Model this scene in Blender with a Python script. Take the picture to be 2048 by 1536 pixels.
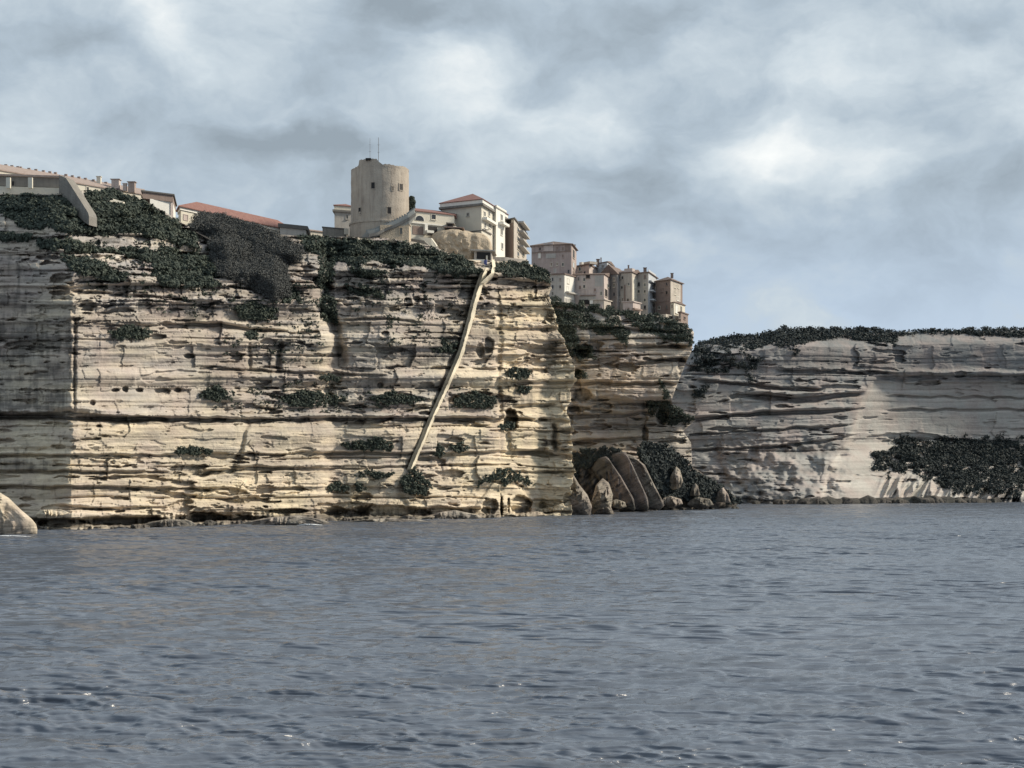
import bpy, bmesh, math, random
import numpy as np
from mathutils import Vector
random.seed(7); RNG = np.random.default_rng(11)
for o in list(bpy.data.objects): bpy.data.objects.remove(o)
SC = bpy.context.scene; COL = SC.collection
# ------------------------------------------------------------------ camera
F = 3300.0; CX = 1024.0; HY = 965.0; H = 8.5     # focal length in photo pixels, horizon row, eye height over the sea
cam = bpy.data.cameras.new('camera'); camo = bpy.data.objects.new('camera', cam); COL.objects.link(camo)
camo.location = (0, 0, H); camo.rotation_euler = (math.radians(90), 0, 0)
cam.sensor_width = 36; cam.lens = 36*F/2048; cam.shift_y = (HY-768)/2048
cam.clip_start = 1; cam.clip_end = 60000
SC.camera = camo
SC.view_settings.view_transform = 'Standard'; SC.view_settings.look = 'None'
SC.view_settings.exposure = 0.24; SC.view_settings.gamma = 1.0
SUN_AZ = math.radians(11)      # from +X towards +Y
SUN_EL = math.radians(33)
# ------------------------------------------------------------------ node helpers
class NT:
    def __init__(s, tree): s.t = tree; s.n = tree.nodes; s.l = tree.links
    def new(s, typ, **kw):
        n = s.n.new(typ)
        for k, v in kw.items(): setattr(n, k, v)
        return n
    def put(s, sock, v):
        if isinstance(v, bpy.types.NodeSocket): s.l.new(v, sock)
        elif v is not None: sock.default_value = v
    def math(s, op, a, b=None, clamp=False):
        n = s.new('ShaderNodeMath', operation=op, use_clamp=clamp); s.put(n.inputs[0], a)
        if b is not None: s.put(n.inputs[1], b)
        return n.outputs[0]
    def vmath(s, op, a, b=None):
        n = s.new('ShaderNodeVectorMath', operation=op); s.put(n.inputs[0], a)
        if b is not None: s.put(n.inputs[1], b)
        return n.outputs['Value'] if op in ('LENGTH', 'DOT_PRODUCT', 'DISTANCE') else n.outputs[0]
    def noise(s, vec, scale, detail=4, rough=0.55, dist=0.0, color=False):
        n = s.new('ShaderNodeTexNoise'); s.put(n.inputs['Vector'], vec); n.inputs['Scale'].default_value = scale
        n.inputs['Detail'].default_value = detail; n.inputs['Roughness'].default_value = rough; n.inputs['Distortion'].default_value = dist
        return n.outputs['Color'] if color else n.outputs[0]
    def map(s, vec, scale=(1, 1, 1), loc=(0, 0, 0), rot=(0, 0, 0)):
        n = s.new('ShaderNodeMapping'); s.put(n.inputs[0], vec); n.inputs['Scale'].default_value = scale
        n.inputs['Location'].default_value = loc; n.inputs['Rotation'].default_value = rot
        return n.outputs[0]
    def rng(s, v, a, b, c=0.0, d=1.0, smooth=False):
        n = s.new('ShaderNodeMapRange'); n.interpolation_type = 'SMOOTHSTEP' if smooth else 'LINEAR'
        s.put(n.inputs[0], v)
        for i, x in enumerate((a, b, c, d)): s.put(n.inputs[i+1], x)
        return n.outputs[0]
    def mix(s, f, a, b, mode='MIX'):
        n = s.new('ShaderNodeMix', data_type='RGBA', blend_type=mode); s.put(n.inputs[0], f)
        s.put(n.inputs[6], a if isinstance(a, bpy.types.NodeSocket) else (*a, 1)); s.put(n.inputs[7], b if isinstance(b, bpy.types.NodeSocket) else (*b, 1))
        return n.outputs[2]
    def ramp(s, f, stops):
        n = s.new('ShaderNodeValToRGB'); e = n.color_ramp.elements
        while len(e) < len(stops): e.new(0.5)
        for i, (p, c) in enumerate(stops): e[i].position = p; e[i].color = (*c, 1)
        s.put(n.inputs[0], f); return n.outputs[0]
# ------------------------------------------------------------------ world: daylight sky under broken cloud
def raydir(px, py):
    v = Vector(((px-CX)/F, 1.0, (HY-py)/F)); return v.normalized()
W = bpy.data.worlds.new("World"); SC.world = W; W.use_nodes = True
w = NT(W.node_tree); w.n.clear()
tc = w.new('ShaderNodeTexCoord').outputs['Generated']
sky = w.new('ShaderNodeTexSky', sky_type='NISHITA'); sky.sun_disc = False
sky.sun_elevation = SUN_EL; sky.sun_rotation = math.pi/2 - SUN_AZ
sky.altitude = 0; sky.air_density = 1.0; sky.dust_density = 2.0
skyc = w.vmath('SCALE', sky.outputs[0]); skyc.node.inputs['Scale'].default_value = 0.1
wn = w.noise(w.map(tc, (1, 1, 1.6)), 9.0, 5, 0.55, color=True)
wn2 = w.vmath('SUBTRACT', wn, (0.5, 0.5, 0.5))
warp = w.vmath('SCALE', wn2); warp.node.inputs['Scale'].default_value = 0.085
dirw = w.vmath('ADD', tc, warp)
def blob(px, py, rx, ry, wt):
    d = w.vmath('SUBTRACT', dirw, tuple(raydir(px, py)))
    d = w.vmath('MULTIPLY', d, (F/rx, F/rx, F/ry))
    return w.math('MULTIPLY', w.rng(w.vmath('LENGTH', d), 1.35, 0.0, 0.0, 1.0, True), wt)
BL = [(345, 40, 80, 110, .42), (60, 290, 170, 100, .24), (900, 130, 140, 120, .34), (1120, 240, 230, 90, .26), (1560, 305, 130, 95, .42),
      (1720, 360, 120, 90, .28), (1560, 130, 380, 110, .13), (1400, 350, 160, 50, .2), (1900, 120, 240, 160, .08), (2060, 240, 130, 90, .25), (1330, 510, 130, 50, .22), (200, 160, 200, 60, .1),
      (830, 30, 200, 100, -.28), (1080, 110, 150, 70, -.2), (560, 285, 240, 55, -.2), (1270, 350, 150, 60, -.22), (1620, 480, 330, 60, -.16), (1150, 440, 220, 60, -.12),
      (660, 150, 160, 60, -.14), (1960, 400, 220, 60, -.12), (60, 90, 200, 70, -.12), (1800, 60, 240, 60, -.1), (1300, 60, 200, 70, -.12), (420, 120, 110, 80, .1), (1150, 30, 500, 50, -.1)]
acc = None
for b in BL:
    o = blob(*b); acc = o if acc is None else w.math('ADD', acc, o)
n1 = w.noise(w.map(tc, (1, 1, 2.2)), 7.0, 7, 0.55, 0.3)
n2 = w.noise(w.map(dirw, (1, 1, 1.5), (3, 1, 7)), 15.0, 5, 0.58, 0.15)
val = w.math('ADD', w.math('ADD', w.math('MULTIPLY', w.math('SUBTRACT', n1, 0.5), 0.65), w.math('MULTIPLY', w.math('SUBTRACT', n2, 0.5), 0.75)), 0.37)
val = w.math('ADD', val, acc)
cloud = w.ramp(val, [(0.12, (0.27, 0.325, 0.375)), (0.36, (0.38, 0.455, 0.525)), (0.60, (0.54, 0.61, 0.66)), (0.95, (0.84, 0.86, 0.85))])
sep = w.new('ShaderNodeSeparateXYZ'); w.l.new(tc, sep.inputs[0])
hz = w.rng(sep.outputs[2], 0.19, 0.05, 0.0, 1.0, True)
clear = w.math('MULTIPLY', w.rng(w.math('ADD', val, w.math('MULTIPLY', n2, 0.25)), 0.72, 0.48, 0, 1, True), w.math('MULTIPLY', hz, 0.75))
bluesky = w.mix(0.8, skyc, (0.50, 0.62, 0.80))
skyfin = w.mix(clear, cloud, bluesky)
bg = w.new('ShaderNodeBackground'); w.l.new(skyfin, bg.inputs[0]); bg.inputs[1].default_value = 1.0
wo = w.new('ShaderNodeOutputWorld'); w.l.new(bg.outputs[0], wo.inputs[0])
# sun
sl = bpy.data.lights.new('sun', 'SUN'); sl.energy = 4.3; sl.angle = math.radians(9); sl.color = (1.0, 0.9, 0.74)
so = bpy.data.objects.new('sun', sl); COL.objects.link(so)
sv = Vector((math.cos(SUN_EL)*math.cos(SUN_AZ), math.cos(SUN_EL)*math.sin(SUN_AZ), math.sin(SUN_EL)))
so.rotation_euler = sv.to_track_quat('Z', 'Y').to_euler(); so.location = (300, 0, 300)
# ------------------------------------------------------------------ tools
def P(px, py, Y): return Vector(((px-CX)*Y/F, Y, H+(HY-py)*Y/F))
def ZP(py, Y): return H+(HY-py)*Y/F
def tag(o, label=None, cat=None, group=None, kind=None):
    if label: o['label'] = label
    if cat: o['category'] = cat
    if group: o['group'] = group
    if kind: o['kind'] = kind
    return o
def empty(name, loc=(0, 0, 0), **k):
    o = bpy.data.objects.new(name, None); COL.objects.link(o); o.location = loc
    o.empty_display_size = 1; tag(o, **k); return o
def link(name, me, mat, parent=None, **k):
    o = bpy.data.objects.new(name, me); COL.objects.link(o)
    if mat: me.materials.append(mat)
    if parent:
        o.parent = parent; o.location = -Vector(parent.location) if parent.parent is None else (0, 0, 0)
    tag(o, **k); return o
def mesh_np(name, v, f, attrs=None, smooth=False):
    me = bpy.data.meshes.new(name); v = np.asarray(v, np.float32); f = np.asarray(f, np.int32)
    me.vertices.add(len(v)); me.vertices.foreach_set('co', v.ravel())
    k = f.shape[1]; me.loops.add(f.size); me.loops.foreach_set('vertex_index', f.ravel())
    me.polygons.add(len(f)); me.polygons.foreach_set('loop_start', np.arange(0, f.size, k, dtype=np.int32))
    me.polygons.foreach_set('loop_total', np.full(len(f), k, np.int32))
    if smooth: me.polygons.foreach_set('use_smooth', np.ones(len(f), bool))
    me.update(calc_edges=True)
    for an, (ty, arr) in (attrs or {}).items():
        a = me.attributes.new(an, ty, 'POINT')
        a.data.foreach_set('value' if ty == 'FLOAT' else 'vector', np.asarray(arr, np.float32).ravel())
    return me
def gridf(nr, nc):
    i = np.arange(nr-1)[:, None]*nc+np.arange(nc-1)[None, :]; i = i.ravel()
    return np.stack([i, i+1, i+nc+1, i+nc], 1)
def hsh(ix, iy, s=0):
    ix = np.asarray(ix).astype(np.int64); iy = np.asarray(iy).astype(np.int64)
    n = (ix*374761393+iy*668265263+s*974634777) & 0xffffffff
    n = ((n ^ (n >> 13))*1274126177) & 0xffffffff; n = ((n ^ (n >> 16))*2246822519) & 0xffffffff
    return ((n ^ (n >> 15)) & 0xffffff)/float(0xffffff)
def vn(x, y, s=0):
    x = np.asarray(x, float); y = np.asarray(y, float); x, y = np.broadcast_arrays(x, y)
    ix = np.floor(x); iy = np.floor(y); fx = x-ix; fy = y-iy; fx = fx*fx*(3-2*fx); fy = fy*fy*(3-2*fy)
    a = hsh(ix, iy, s); b = hsh(ix+1, iy, s); c = hsh(ix, iy+1, s); d = hsh(ix+1, iy+1, s)
    return (a*(1-fx)+b*fx)*(1-fy)+(c*(1-fx)+d*fx)*fy
def fbm(x, y, o=4, s=0):
    t = 0; a = .5; n = 0
    for k in range(o): t = t+a*vn(x, y, s+k*17); n += a; a *= .55; x = x*2.03+5.1; y = y*2.03+3.7
    return t/n
def sst(a, b, x): t = np.clip((x-a)/(b-a), 0, 1); return t*t*(3-2*t)
def pdist(px, py, pts):
    """distance (px) to a polyline, and parameter 0..1 along it"""
    best = np.full(np.shape(px), 1e9); par = np.zeros(np.shape(px)); n = len(pts)-1
    for i in range(n):
        (x0, y0), (x1, y1) = pts[i][:2], pts[i+1][:2]; dx, dy = x1-x0, y1-y0
        t = np.clip(((px-x0)*dx+(py-y0)*dy)/(dx*dx+dy*dy), 0, 1); d = np.hypot(px-x0-t*dx, py-y0-t*dy)
        m = d < best; best = np.where(m, d, best); par = np.where(m, (i+t)/n, par)
    return best, par
def inpoly(x, y, poly):
    r = np.zeros(np.shape(x), bool); n = len(poly)
    for i in range(n):
        x0, y0 = poly[i]; x1, y1 = poly[(i+1) % n]
        if y0 == y1: continue
        c = ((y0 > y) != (y1 > y)) & (x < (x1-x0)*(y-y0)/(y1-y0)+x0); r ^= c
    return r
def curve(pts):
    a = np.array(pts, float); return lambda x: np.interp(x, a[:, 0], a[:, 1])
# ------------------------------------------------------------------ materials
def newmat(name):
    m = bpy.data.materials.new(name); m.use_nodes = True; t = NT(m.node_tree); t.n.clear()
    bs = t.new('ShaderNodeBsdfPrincipled'); out = t.new('ShaderNodeOutputMaterial'); t.l.new(bs.outputs[0], out.inputs[0])
    return m, t, bs
def m_rock(name, grey=(0.35, 0.33, 0.31), warm=(0.67, 0.575, 0.42), dark=(0.085, 0.08, 0.075), contrast=0.9, bump=0.5):
    m, t, bs = newmat(name)
    ba = t.new('ShaderNodeAttribute', attribute_name='bed').outputs['Vector']
    wa = t.new('ShaderNodeAttribute', attribute_name='warm').outputs['Fac']
    st = t.new('ShaderNodeAttribute', attribute_name='stain_shade').outputs['Fac']  # one mask carries both weathering and painted shade
    pos = t.new('ShaderNodeNewGeometry').outputs['Position']
    n1 = t.noise(t.map(ba, (0.025, 0.42, 1)), 1.0, 6, 0.6, 0.3)        # broad beds
    n2 = t.noise(t.map(ba, (0.05, 1.5, 1), (3, 4, 0)), 1.0, 5, 0.6, 0.3)         # thin laminae
    n3 = t.noise(pos, 0.55, 8, 0.68)                                       # mottling
    n4 = t.noise(t.map(ba, (0.75, 0.10, 1), (9, 1, 0)), 1.0, 6, 0.6, 0.3)         # run-down streaks
    n5 = t.noise(pos, 2.4, 5, 0.7)
    base = t.mix(wa, grey, warm)
    pk = t.mix(t.rng(t.noise(pos, 0.11, 4), .4, .65), base, t.mix(0.5, base, (0.40, 0.32, 0.29)))
    v = t.math('ADD', t.math('MULTIPLY', t.math('SUBTRACT', n1, .5), 2.0*contrast), t.math('MULTIPLY', t.math('SUBTRACT', n2, .5), 1.1*contrast))
    v = t.math('ADD', v, t.math('MULTIPLY', t.math('SUBTRACT', n3, .5), 0.8*contrast))
    v = t.math('ADD', v, t.math('MULTIPLY', t.math('SUBTRACT', n5, .5), 0.45*contrast))
    v = t.math('ADD', v, 1.0); v = t.rng(v, 0.45, 1.6, 0.45, 1.45)
    sc = t.vmath('SCALE', pk); t.l.new(v, sc.node.inputs['Scale'])
    sm = t.math('ADD', t.math('MULTIPLY', t.math('SUBTRACT', n4, .5), 1.6), t.math('MULTIPLY', t.math('SUBTRACT', n3, .5), 1.4))
    sm = t.rng(t.math('ADD', sm, st), 0.34, 0.95, 0.0, 0.72, True)
    c = t.mix(sm, sc, dark)
    t.l.new(c, bs.inputs['Base Color']); bs.inputs['Roughness'].default_value = 0.95; bs.inputs['Specular IOR Level'].default_value = 0.15
    hgt = t.math('ADD', t.math('MULTIPLY', n2, 1.0), t.math('ADD', t.math('MULTIPLY', n3, 0.7), t.math('MULTIPLY', n5, .35)))
    bp = t.new('ShaderNodeBump'); bp.inputs['Strength'].default_value = bump; bp.inputs['Distance'].default_value = 0.9
    t.l.new(hgt, bp.inputs['Height']); t.l.new(bp.outputs[0], bs.inputs['Normal'])
    return m
def m_leaf(name, c1, c2, c3):
    m, t, bs = newmat(name)
    tn = t.new('ShaderNodeAttribute', attribute_name='tone').outputs['Fac']
    c = t.ramp(tn, [(0.0, c1), (0.6, c2), (1.0, c3)])
    t.l.new(c, bs.inputs['Base Color']); bs.inputs['Roughness'].default_value = 0.8; bs.inputs['Specular IOR Level'].default_value = 0.2
    return m
def m_plain(name, c, rough=0.85, var=0.25, scale=0.5, streak=0.3, c2=None, bump=0.15, spec=0.3):
    m, t, bs = newmat(name); pos = t.new('ShaderNodeNewGeometry').outputs['Position']
    a = t.noise(pos, scale, 6, 0.65); b = t.noise(t.map(pos, (1.6, 1.6, 0.13)), 1.0, 5, 0.6)
    d = c2 or tuple(x*0.5 for x in c)
    f = t.math('ADD', t.math('MULTIPLY', t.rng(a, .35, .7), var), t.math('MULTIPLY', t.rng(b, .48, .72), streak), True)
    t.l.new(t.mix(f, c, d), bs.inputs['Base Color']); bs.inputs['Roughness'].default_value = rough; bs.inputs['Specular IOR Level'].default_value = spec
    bp = t.new('ShaderNodeBump'); bp.inputs['Strength'].default_value = bump; bp.inputs['Distance'].default_value = 0.3
    t.l.new(t.noise(pos, 3.0, 4), bp.inputs['Height']); t.l.new(bp.outputs[0], bs.inputs['Normal'])
    return m
def m_tile(name, c1, c2):
    m, t, bs = newmat(name); pos = t.new('ShaderNodeNewGeometry').outputs['Position']
    wv = t.new('ShaderNodeTexWave', wave_type='BANDS', bands_direction='Z'); wv.inputs['Scale'].default_value = 1.6; wv.inputs['Distortion'].default_value = 1.5; t.l.new(pos, wv.inputs[0])
    a = t.noise(pos, 1.3, 5, 0.7); c = t.mix(t.rng(a, .35, .65), c1, c2); c = t.mix(t.math('MULTIPLY', wv.outputs[1], 0.35), c, tuple(x*.5 for x in c1))
    t.l.new(c, bs.inputs['Base Color']); bs.inputs['Roughness'].default_value = 0.85
    return m
M = {}
M['cliff'] = m_rock('limestone')
M['townrock'] = m_rock('shaded_limestone', grey=(0.42, 0.395, 0.355), warm=(0.55, 0.455, 0.34))
M['far'] = m_rock('far_limestone', grey=(0.235, 0.237, 0.235), warm=(0.46, 0.438, 0.40), dark=(0.13, 0.13, 0.13), contrast=0.62, bump=0.35)
M['boulder'] = m_rock('boulder_stone', grey=(0.165, 0.155, 0.14), warm=(0.44, 0.385, 0.30), bump=0.9)
M['leaf'] = m_leaf('maquis_leaf', (0.048, 0.060, 0.050), (0.060, 0.073, 0.059), (0.078, 0.090, 0.068))
M['farleaf'] = m_leaf('far_leaf', (0.024, 0.031, 0.032), (0.034, 0.042, 0.042), (0.05, 0.06, 0.056))
M['dryleaf'] = m_leaf('dry_scrub', (0.072, 0.075, 0.073), (0.080, 0.083, 0.080), (0.092, 0.094, 0.090))
M['bark'] = m_plain('bark', (0.08, 0.06, 0.045))
M['towerstone'] = m_plain('tower_stone', (0.43, 0.375, 0.31), var=.45, streak=.55, c2=(0.22, 0.18, 0.15), scale=.35, bump=.4)
M['cream'] = m_plain('cream_render', (0.62, 0.58, 0.49), var=.2, streak=.2, c2=(0.42, 0.39, 0.33))
M['white'] = m_plain('white_render', (0.72, 0.70, 0.64), var=.15, streak=.2, c2=(0.5, 0.48, 0.44))
M['greyr'] = m_plain('grey_render', (0.42, 0.40, 0.37), var=.3, streak=.35, c2=(0.22, 0.21, 0.2))
M['pink'] = m_plain('pink_render', (0.40, 0.33, 0.305), var=.4, streak=.4, c2=(0.2, 0.155, 0.145))
M['palepink'] = m_plain('pale_pink_render', (0.52, 0.45, 0.415), var=.4, streak=.4, c2=(0.27, 0.21, 0.19))
M['tan'] = m_plain('tan_render', (0.50, 0.45, 0.39), var=.4, streak=.45, c2=(0.22, 0.19, 0.16))
M['brown'] = m_plain('brown_render', (0.26, 0.20, 0.17), var=.35, streak=.4, c2=(0.15, 0.11, 0.1))
M['slate'] = m_plain('slate_grey_render', (0.24, 0.23, 0.225), var=.35, streak=.4, c2=(0.12, 0.12, 0.12))
M['bluewhite'] = m_plain('blue_white_render', (0.46, 0.48, 0.50), var=.25, streak=.3, c2=(0.32, 0.34, 0.36))
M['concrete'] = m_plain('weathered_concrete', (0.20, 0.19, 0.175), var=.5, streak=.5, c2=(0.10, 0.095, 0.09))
M['retain'] = m_plain('retaining_stone', (0.24, 0.225, 0.2), var=.5, streak=.4, c2=(0.12, 0.11, 0.10), bump=.6)
M['rockwall'] = m_plain('cream_rock_wall', (0.52, 0.43, 0.32), var=.5, streak=.2, c2=(0.33, 0.27, 0.2), scale=.8, bump=1.0)
M['ramp'] = m_plain('ramp_stone', (0.30, 0.31, 0.30), var=.4, streak=.2, c2=(0.2, 0.2, 0.19))
M['stair'] = m_plain('stair_stone', (0.74, 0.66, 0.51), var=.3, streak=.1, c2=(0.45, 0.4, 0.3), scale=2, bump=.5)
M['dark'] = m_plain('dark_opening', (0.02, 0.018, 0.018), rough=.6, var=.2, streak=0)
M['glass'] = m_plain('window_glass', (0.03, 0.033, 0.04), rough=.25, var=.3, streak=0, spec=.5)
M['shutter'] = m_plain('grey_shutter', (0.16, 0.16, 0.15), var=.2, streak=.2)
M['metal'] = m_plain('grey_metal', (0.25, 0.25, 0.26), rough=.5)
M['blue'] = m_plain('blue_door', (0.10, 0.12, 0.28), var=.2)
M['tile'] = m_tile('red_tile', (0.20, 0.09, 0.075), (0.28, 0.15, 0.125))
M['tilepale'] = m_tile('pale_orange_tile', (0.30, 0.225, 0.19), (0.40, 0.33, 0.295))
M['tiledark'] = m_tile('weathered_tile', (0.14, 0.10, 0.085), (0.22, 0.165, 0.14))
M['roofgrey'] = m_plain('grey_roofing', (0.12, 0.115, 0.11))
M['foam'] = m_plain('foam_white', (0.8, 0.82, 0.84), var=.1, streak=0)
M['darkrock'] = m_rock('dark_boulder_stone', grey=(0.085, 0.083, 0.08), warm=(0.20, 0.18, 0.15), dark=(0.05, 0.05, 0.045), bump=0.9)  # darker stone copy; on the leaning slabs its colour stands in for shade
# ------------------------------------------------------------------ relief functions of the cliffs
r0 = np.random.default_rng(3)
BEDS = np.cumsum(r0.choice([6, 9, 12, 17, 23, 31, 42], 200, p=[.12, .16, .2, .2, .16, .1, .06]))-300
NB = len(BEDS); BW = r0.uniform(26, 120, NB+2); BO = r0.uniform(0, 1, NB+2); BP = r0.normal(0, 1, NB+2)
def bedq(px, py):
    return py+7*(fbm(px/230., py/90., 3, 5)-.5)*2+(px-600)*0.0
def strata(px, py, amp=1.0, sd=0, pk=1.0):
    q = bedq(px, py)+sd*31.7
    k = np.searchsorted(BEDS, q); k = np.clip(k, 0, NB)
    edge = np.minimum(np.abs(q-BEDS[np.clip(k-1, 0, NB-1)]), np.abs(q-BEDS[np.clip(k, 0, NB-1)]))
    colx = px/(BW[k]*1.0)+BO[k]*10+0.5*(fbm(px/30., py/18., 2, 9+sd)-.5)
    ci = np.floor(colx); cf = colx-ci
    blk = (hsh(ci, k, 3+sd)-.5)
    lat = vn(px/260., k*3.7, 21+sd)
    L1 = BP[k]*(0.35+0.9*lat)
    joint = np.exp(-(np.minimum(cf, 1-cf)*BW[k]/1.6)**2)*(hsh(ci, k, 8) > .45)
    part = np.exp(-(edge/1.5)**2)*(0.4+0.8*vn(px/70., k*2.3, 5))
    notch = (hsh(k, 0, 44+sd) > .72)*np.exp(-(np.abs(q-BEDS[np.clip(k, 0, NB-1)])/2.2)**2)*sst(.42, .6, vn(px/85., k*5.1, 12+sd))
    fine = fbm(px/34., q/5.0, 4, 31+sd)-.5
    rough = fbm(px/22., py/16., 5, 41+sd)-.5
    big = fbm(px/120., q/36., 3, 51+sd)-.5
    pits = sst(.66, .8, vn(px/13., q/6., 61+sd))*sst(.5, .75, vn(px/90., py/60., 62))
    dens = fbm(px/110., py/55., 3, 71+sd)
    wx2 = px+26*(fbm(px/60., py/26., 3, 81+sd)-.5); wy2 = q+18*(fbm(px/70., py/40., 3, 82+sd)-.5); kb = np.floor(wy2/46.); bl = hsh(np.floor(wx2/74.+hsh(kb, 3, 6)), kb, 83+sd)-.5
    bl2 = hsh(np.floor(wx2/31.+hsh(np.floor(wy2/21.), 4, 6)*3), np.floor(wy2/21.), 84+sd)-.5
    qx = px+6*(fbm(px/20., py/9., 2, 72)-.5); qy = q+4*(fbm(px/17., py/8., 2, 73)-.5)
    nA = sst(.66, .715, fbm(qx/60., qy/11.5, 3, 74+sd)+.30*(dens-.5)); nB = sst(.70, .75, fbm(qx/30., qy/7., 3, 75+sd)+.35*(dens-.5)); nC = sst(.72, .79, fbm(qx/9., qy/4., 2, 76+sd)+.3*(dens-.5))
    sc = np.clip(pk/.72, .8, 1.6)
    return amp*pk*(1.0*L1+0.45*blk*pk+0.55*part+2.4*notch+0.22*joint*pk+(0.55+.8*sst(.7, 1.1, pk))*fine+(.35+.9*sst(.7, 1.1, pk))*rough+2.4*big+2.6*bl+1.0*bl2*pk+0.2*pits)+min(np.max(amp), 1.25)*np.minimum(amp, 1.25)*(2.6*nA+0.9*nB*sc+0.25*nC*sc), q
# ---- main cliff
D0 = curve([(-400, 330), (-200, 318), (0, 308), (143, 299.3), (152, 300), (250, 312), (380, 330), (486, 342), (500, 345), (640, 361), (662, 368), (770, 375), (870, 388), (980, 402), (1002, 408), (1090, 424), (1130, 429), (1180, 434)])
_D0 = D0
def smooth_curve(c, wd):
    return lambda x: sum(c(x+k*wd) for k in (-1, -.6, -.3, 0, .3, .6, 1))/7
D0s = smooth_curve(_D0, 7)
TM = curve([(-400, 380), (0, 388), (110, 389), (170, 380), (240, 388), (290, 402), (340, 430), (352, 440), (385, 456), (480, 462), (600, 472), (640, 472), (700, 474), (780, 476), (830, 484), (870, 494), (900, 507), (935, 519), (985, 522), (1050, 524), (1088, 540), (1103, 562), (1115, 576), (1150, 590)])
NE = curve([(380, 1106), (560, 1106), (585, 1098), (600, 1102), (640, 1114), (690, 1128), (730, 1146), (760, 1150), (800, 1136), (830, 1140), (900, 1146), (950, 1146), (1010, 1140), (1060, 1138)])
_NE = NE
NE = lambda y: _NE(y)+13*(fbm(np.asarray(y, float)/20., 0*np.asarray(y, float), 4, 101)-.5)*2*.6+5*(hsh(np.floor(np.asarray(y, float)/9.), 0, 5)-.5)
SLOPE = curve([(-400, 520), (0, 515), (150, 560), (300, 560), (480, 590), (620, 560), (700, 540), (850, 540), (960, 545), (1000, 540), (1100, 560)])  # below this row the face is steep
LEDG = [([(-400, 832), (60, 833), (150, 836), (300, 838), (500, 839), (720, 838), (900, 839), (1060, 838)], 3.6, 4.2), ([(-400, 826), (60, 830), (140, 824), (180, 832), (330, 837)], 5.5, 4.0),
        ([(-400, 912), (0, 912), (250, 910), (345, 911)], 2.4, 1.9), ([(480, 909), (700, 906), (900, 908), (1140, 900)], 2.6, 2.2), ([(-300, 942), (160, 944), (330, 944)], 2.4, 1.8),
        ([(400, 950), (470, 938), (560, 936), (660, 938)], 4.0, 2.4), ([(660, 938), (900, 932), (1000, 930)], 2.0, 1.4), ([(-300, 974), (200, 974), (430, 979)], 2.4, 1.8),
        ([(370, 650), (440, 648), (500, 658), (570, 664)], 3.6, 2.8), ([(150, 584), (300, 592), (430, 606)], 2.8, 1.9), ([(150, 607), (300, 600), (440, 618)], 1.8, 1.4),
        ([(440, 738), (560, 742), (690, 748)], 2.6, 2.0), ([(690, 640), (780, 636), (840, 644)], 2.2, 1.8), ([(690, 748), (770, 750)], 2, 1.5),
        ([(560, 795), (620, 788), (690, 812)], 3.5, 2.2), ([(740, 798), (800, 790), (860, 800)], 3.5, 2.2), ([(900, 800), (1000, 792)], 5, 2.4),
        ([(1000, 765), (1145, 765)], 2.6, 2.0), ([(980, 655), (1060, 660), (1112, 657)], 3.0, 2.2), ([(1040, 600), (1100, 604)], 2, 1.4), ([(1070, 683), (1120, 684)], 3, 2.0), ([(980, 560), (1050, 565), (1090, 570)], 5.5, 3.6),
        ([(1030, 812), (1110, 808)], 3.4, 2.2), ([(1020, 838), (1138, 842)], 2.6, 2.2), ([(1000, 860), (1130, 862)], 1.8, 1.2), ([(1040, 905), (1146, 912)], 4.2, 2.4), ([(1010, 946), (1146, 940)], 2.2, 1.3), ([(200, 1018), (340, 1014)], 2.5, 1.5), ([(120, 1012), (250, 1020)], 2.5, 1.5)]
GUL = [([(648, 478), (655, 560), (640, 610), (668, 650), (682, 720)], 11, 4.0), ([(560, 560), (590, 590)], 12, 3), ([(494, 842), (484, 890), (462, 942)], 6, 1.8), ([(1108, 852), (1110, 896)], 5, 4.5), ([(1010, 846), (1018, 898)], 5, 2.2),
       ([(560, 690), (555, 740)], 6, 2.4), ([(997, 600), (1000, 680), (996, 760), (1000, 830)], 5, 2.0), ([(900, 930), (905, 960)], 4, 1), ([(950, 560), (935, 640), (905, 720), (865, 820), (845, 875), (815, 935)], 5, 2.6), ([(800, 990), (815, 1018)], 6, 1.2), ([(500, 690), (498, 735)], 4, 1.5), ([(150, 640), (148, 820)], 3, 1.5)]
PIT = [(1022, 840, 14, 22, 6), (405, 1034, 44, 11, 6), (580, 1022, 40, 5, 5), (670, 1022, 24, 9, 3), (770, 1022, 70, 12, 4), (978, 1014, 17, 17, 4), (1040, 1010, 22, 20, 5), (1003, 1014, 3.0, 19, 4), (1017, 1010, 2.6, 15, 3), (880, 1022, 40, 10, 3), (240, 1042, 90, 10, 3), (130, 1046, 50, 9, 3),
       (1085, 1010, 8, 8, 2), (978, 690, 10, 16, 2.5), (960, 700, 8, 14, 2), (905, 690, 22, 18, 2.2), (960, 800, 60, 16, 2.2), (1040, 765, 25, 6, 2), (1040, 742, 25, 6, 2), (230, 780, 8, 4, 1.6), (250, 778, 6, 6, 1.6), (278, 780, 8, 4, 1.6), (325, 782, 16, 6, 1.6), (378, 712, 12, 5, 2), (770, 668, 8, 6, 2), (880, 620, 9, 7, 2), (815, 605, 9, 9, 2), (832, 600, 8, 8, 2), (845, 572, 8, 4, 2), (185, 806, 5, 6, 1), (355, 780, 7, 6, 1.5), (600, 753, 6, 4, 1.5), (760, 770, 6, 6, 1.5), (648, 752, 20, 6, 2), (1135, 1000, 10, 14, 2)]
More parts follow.
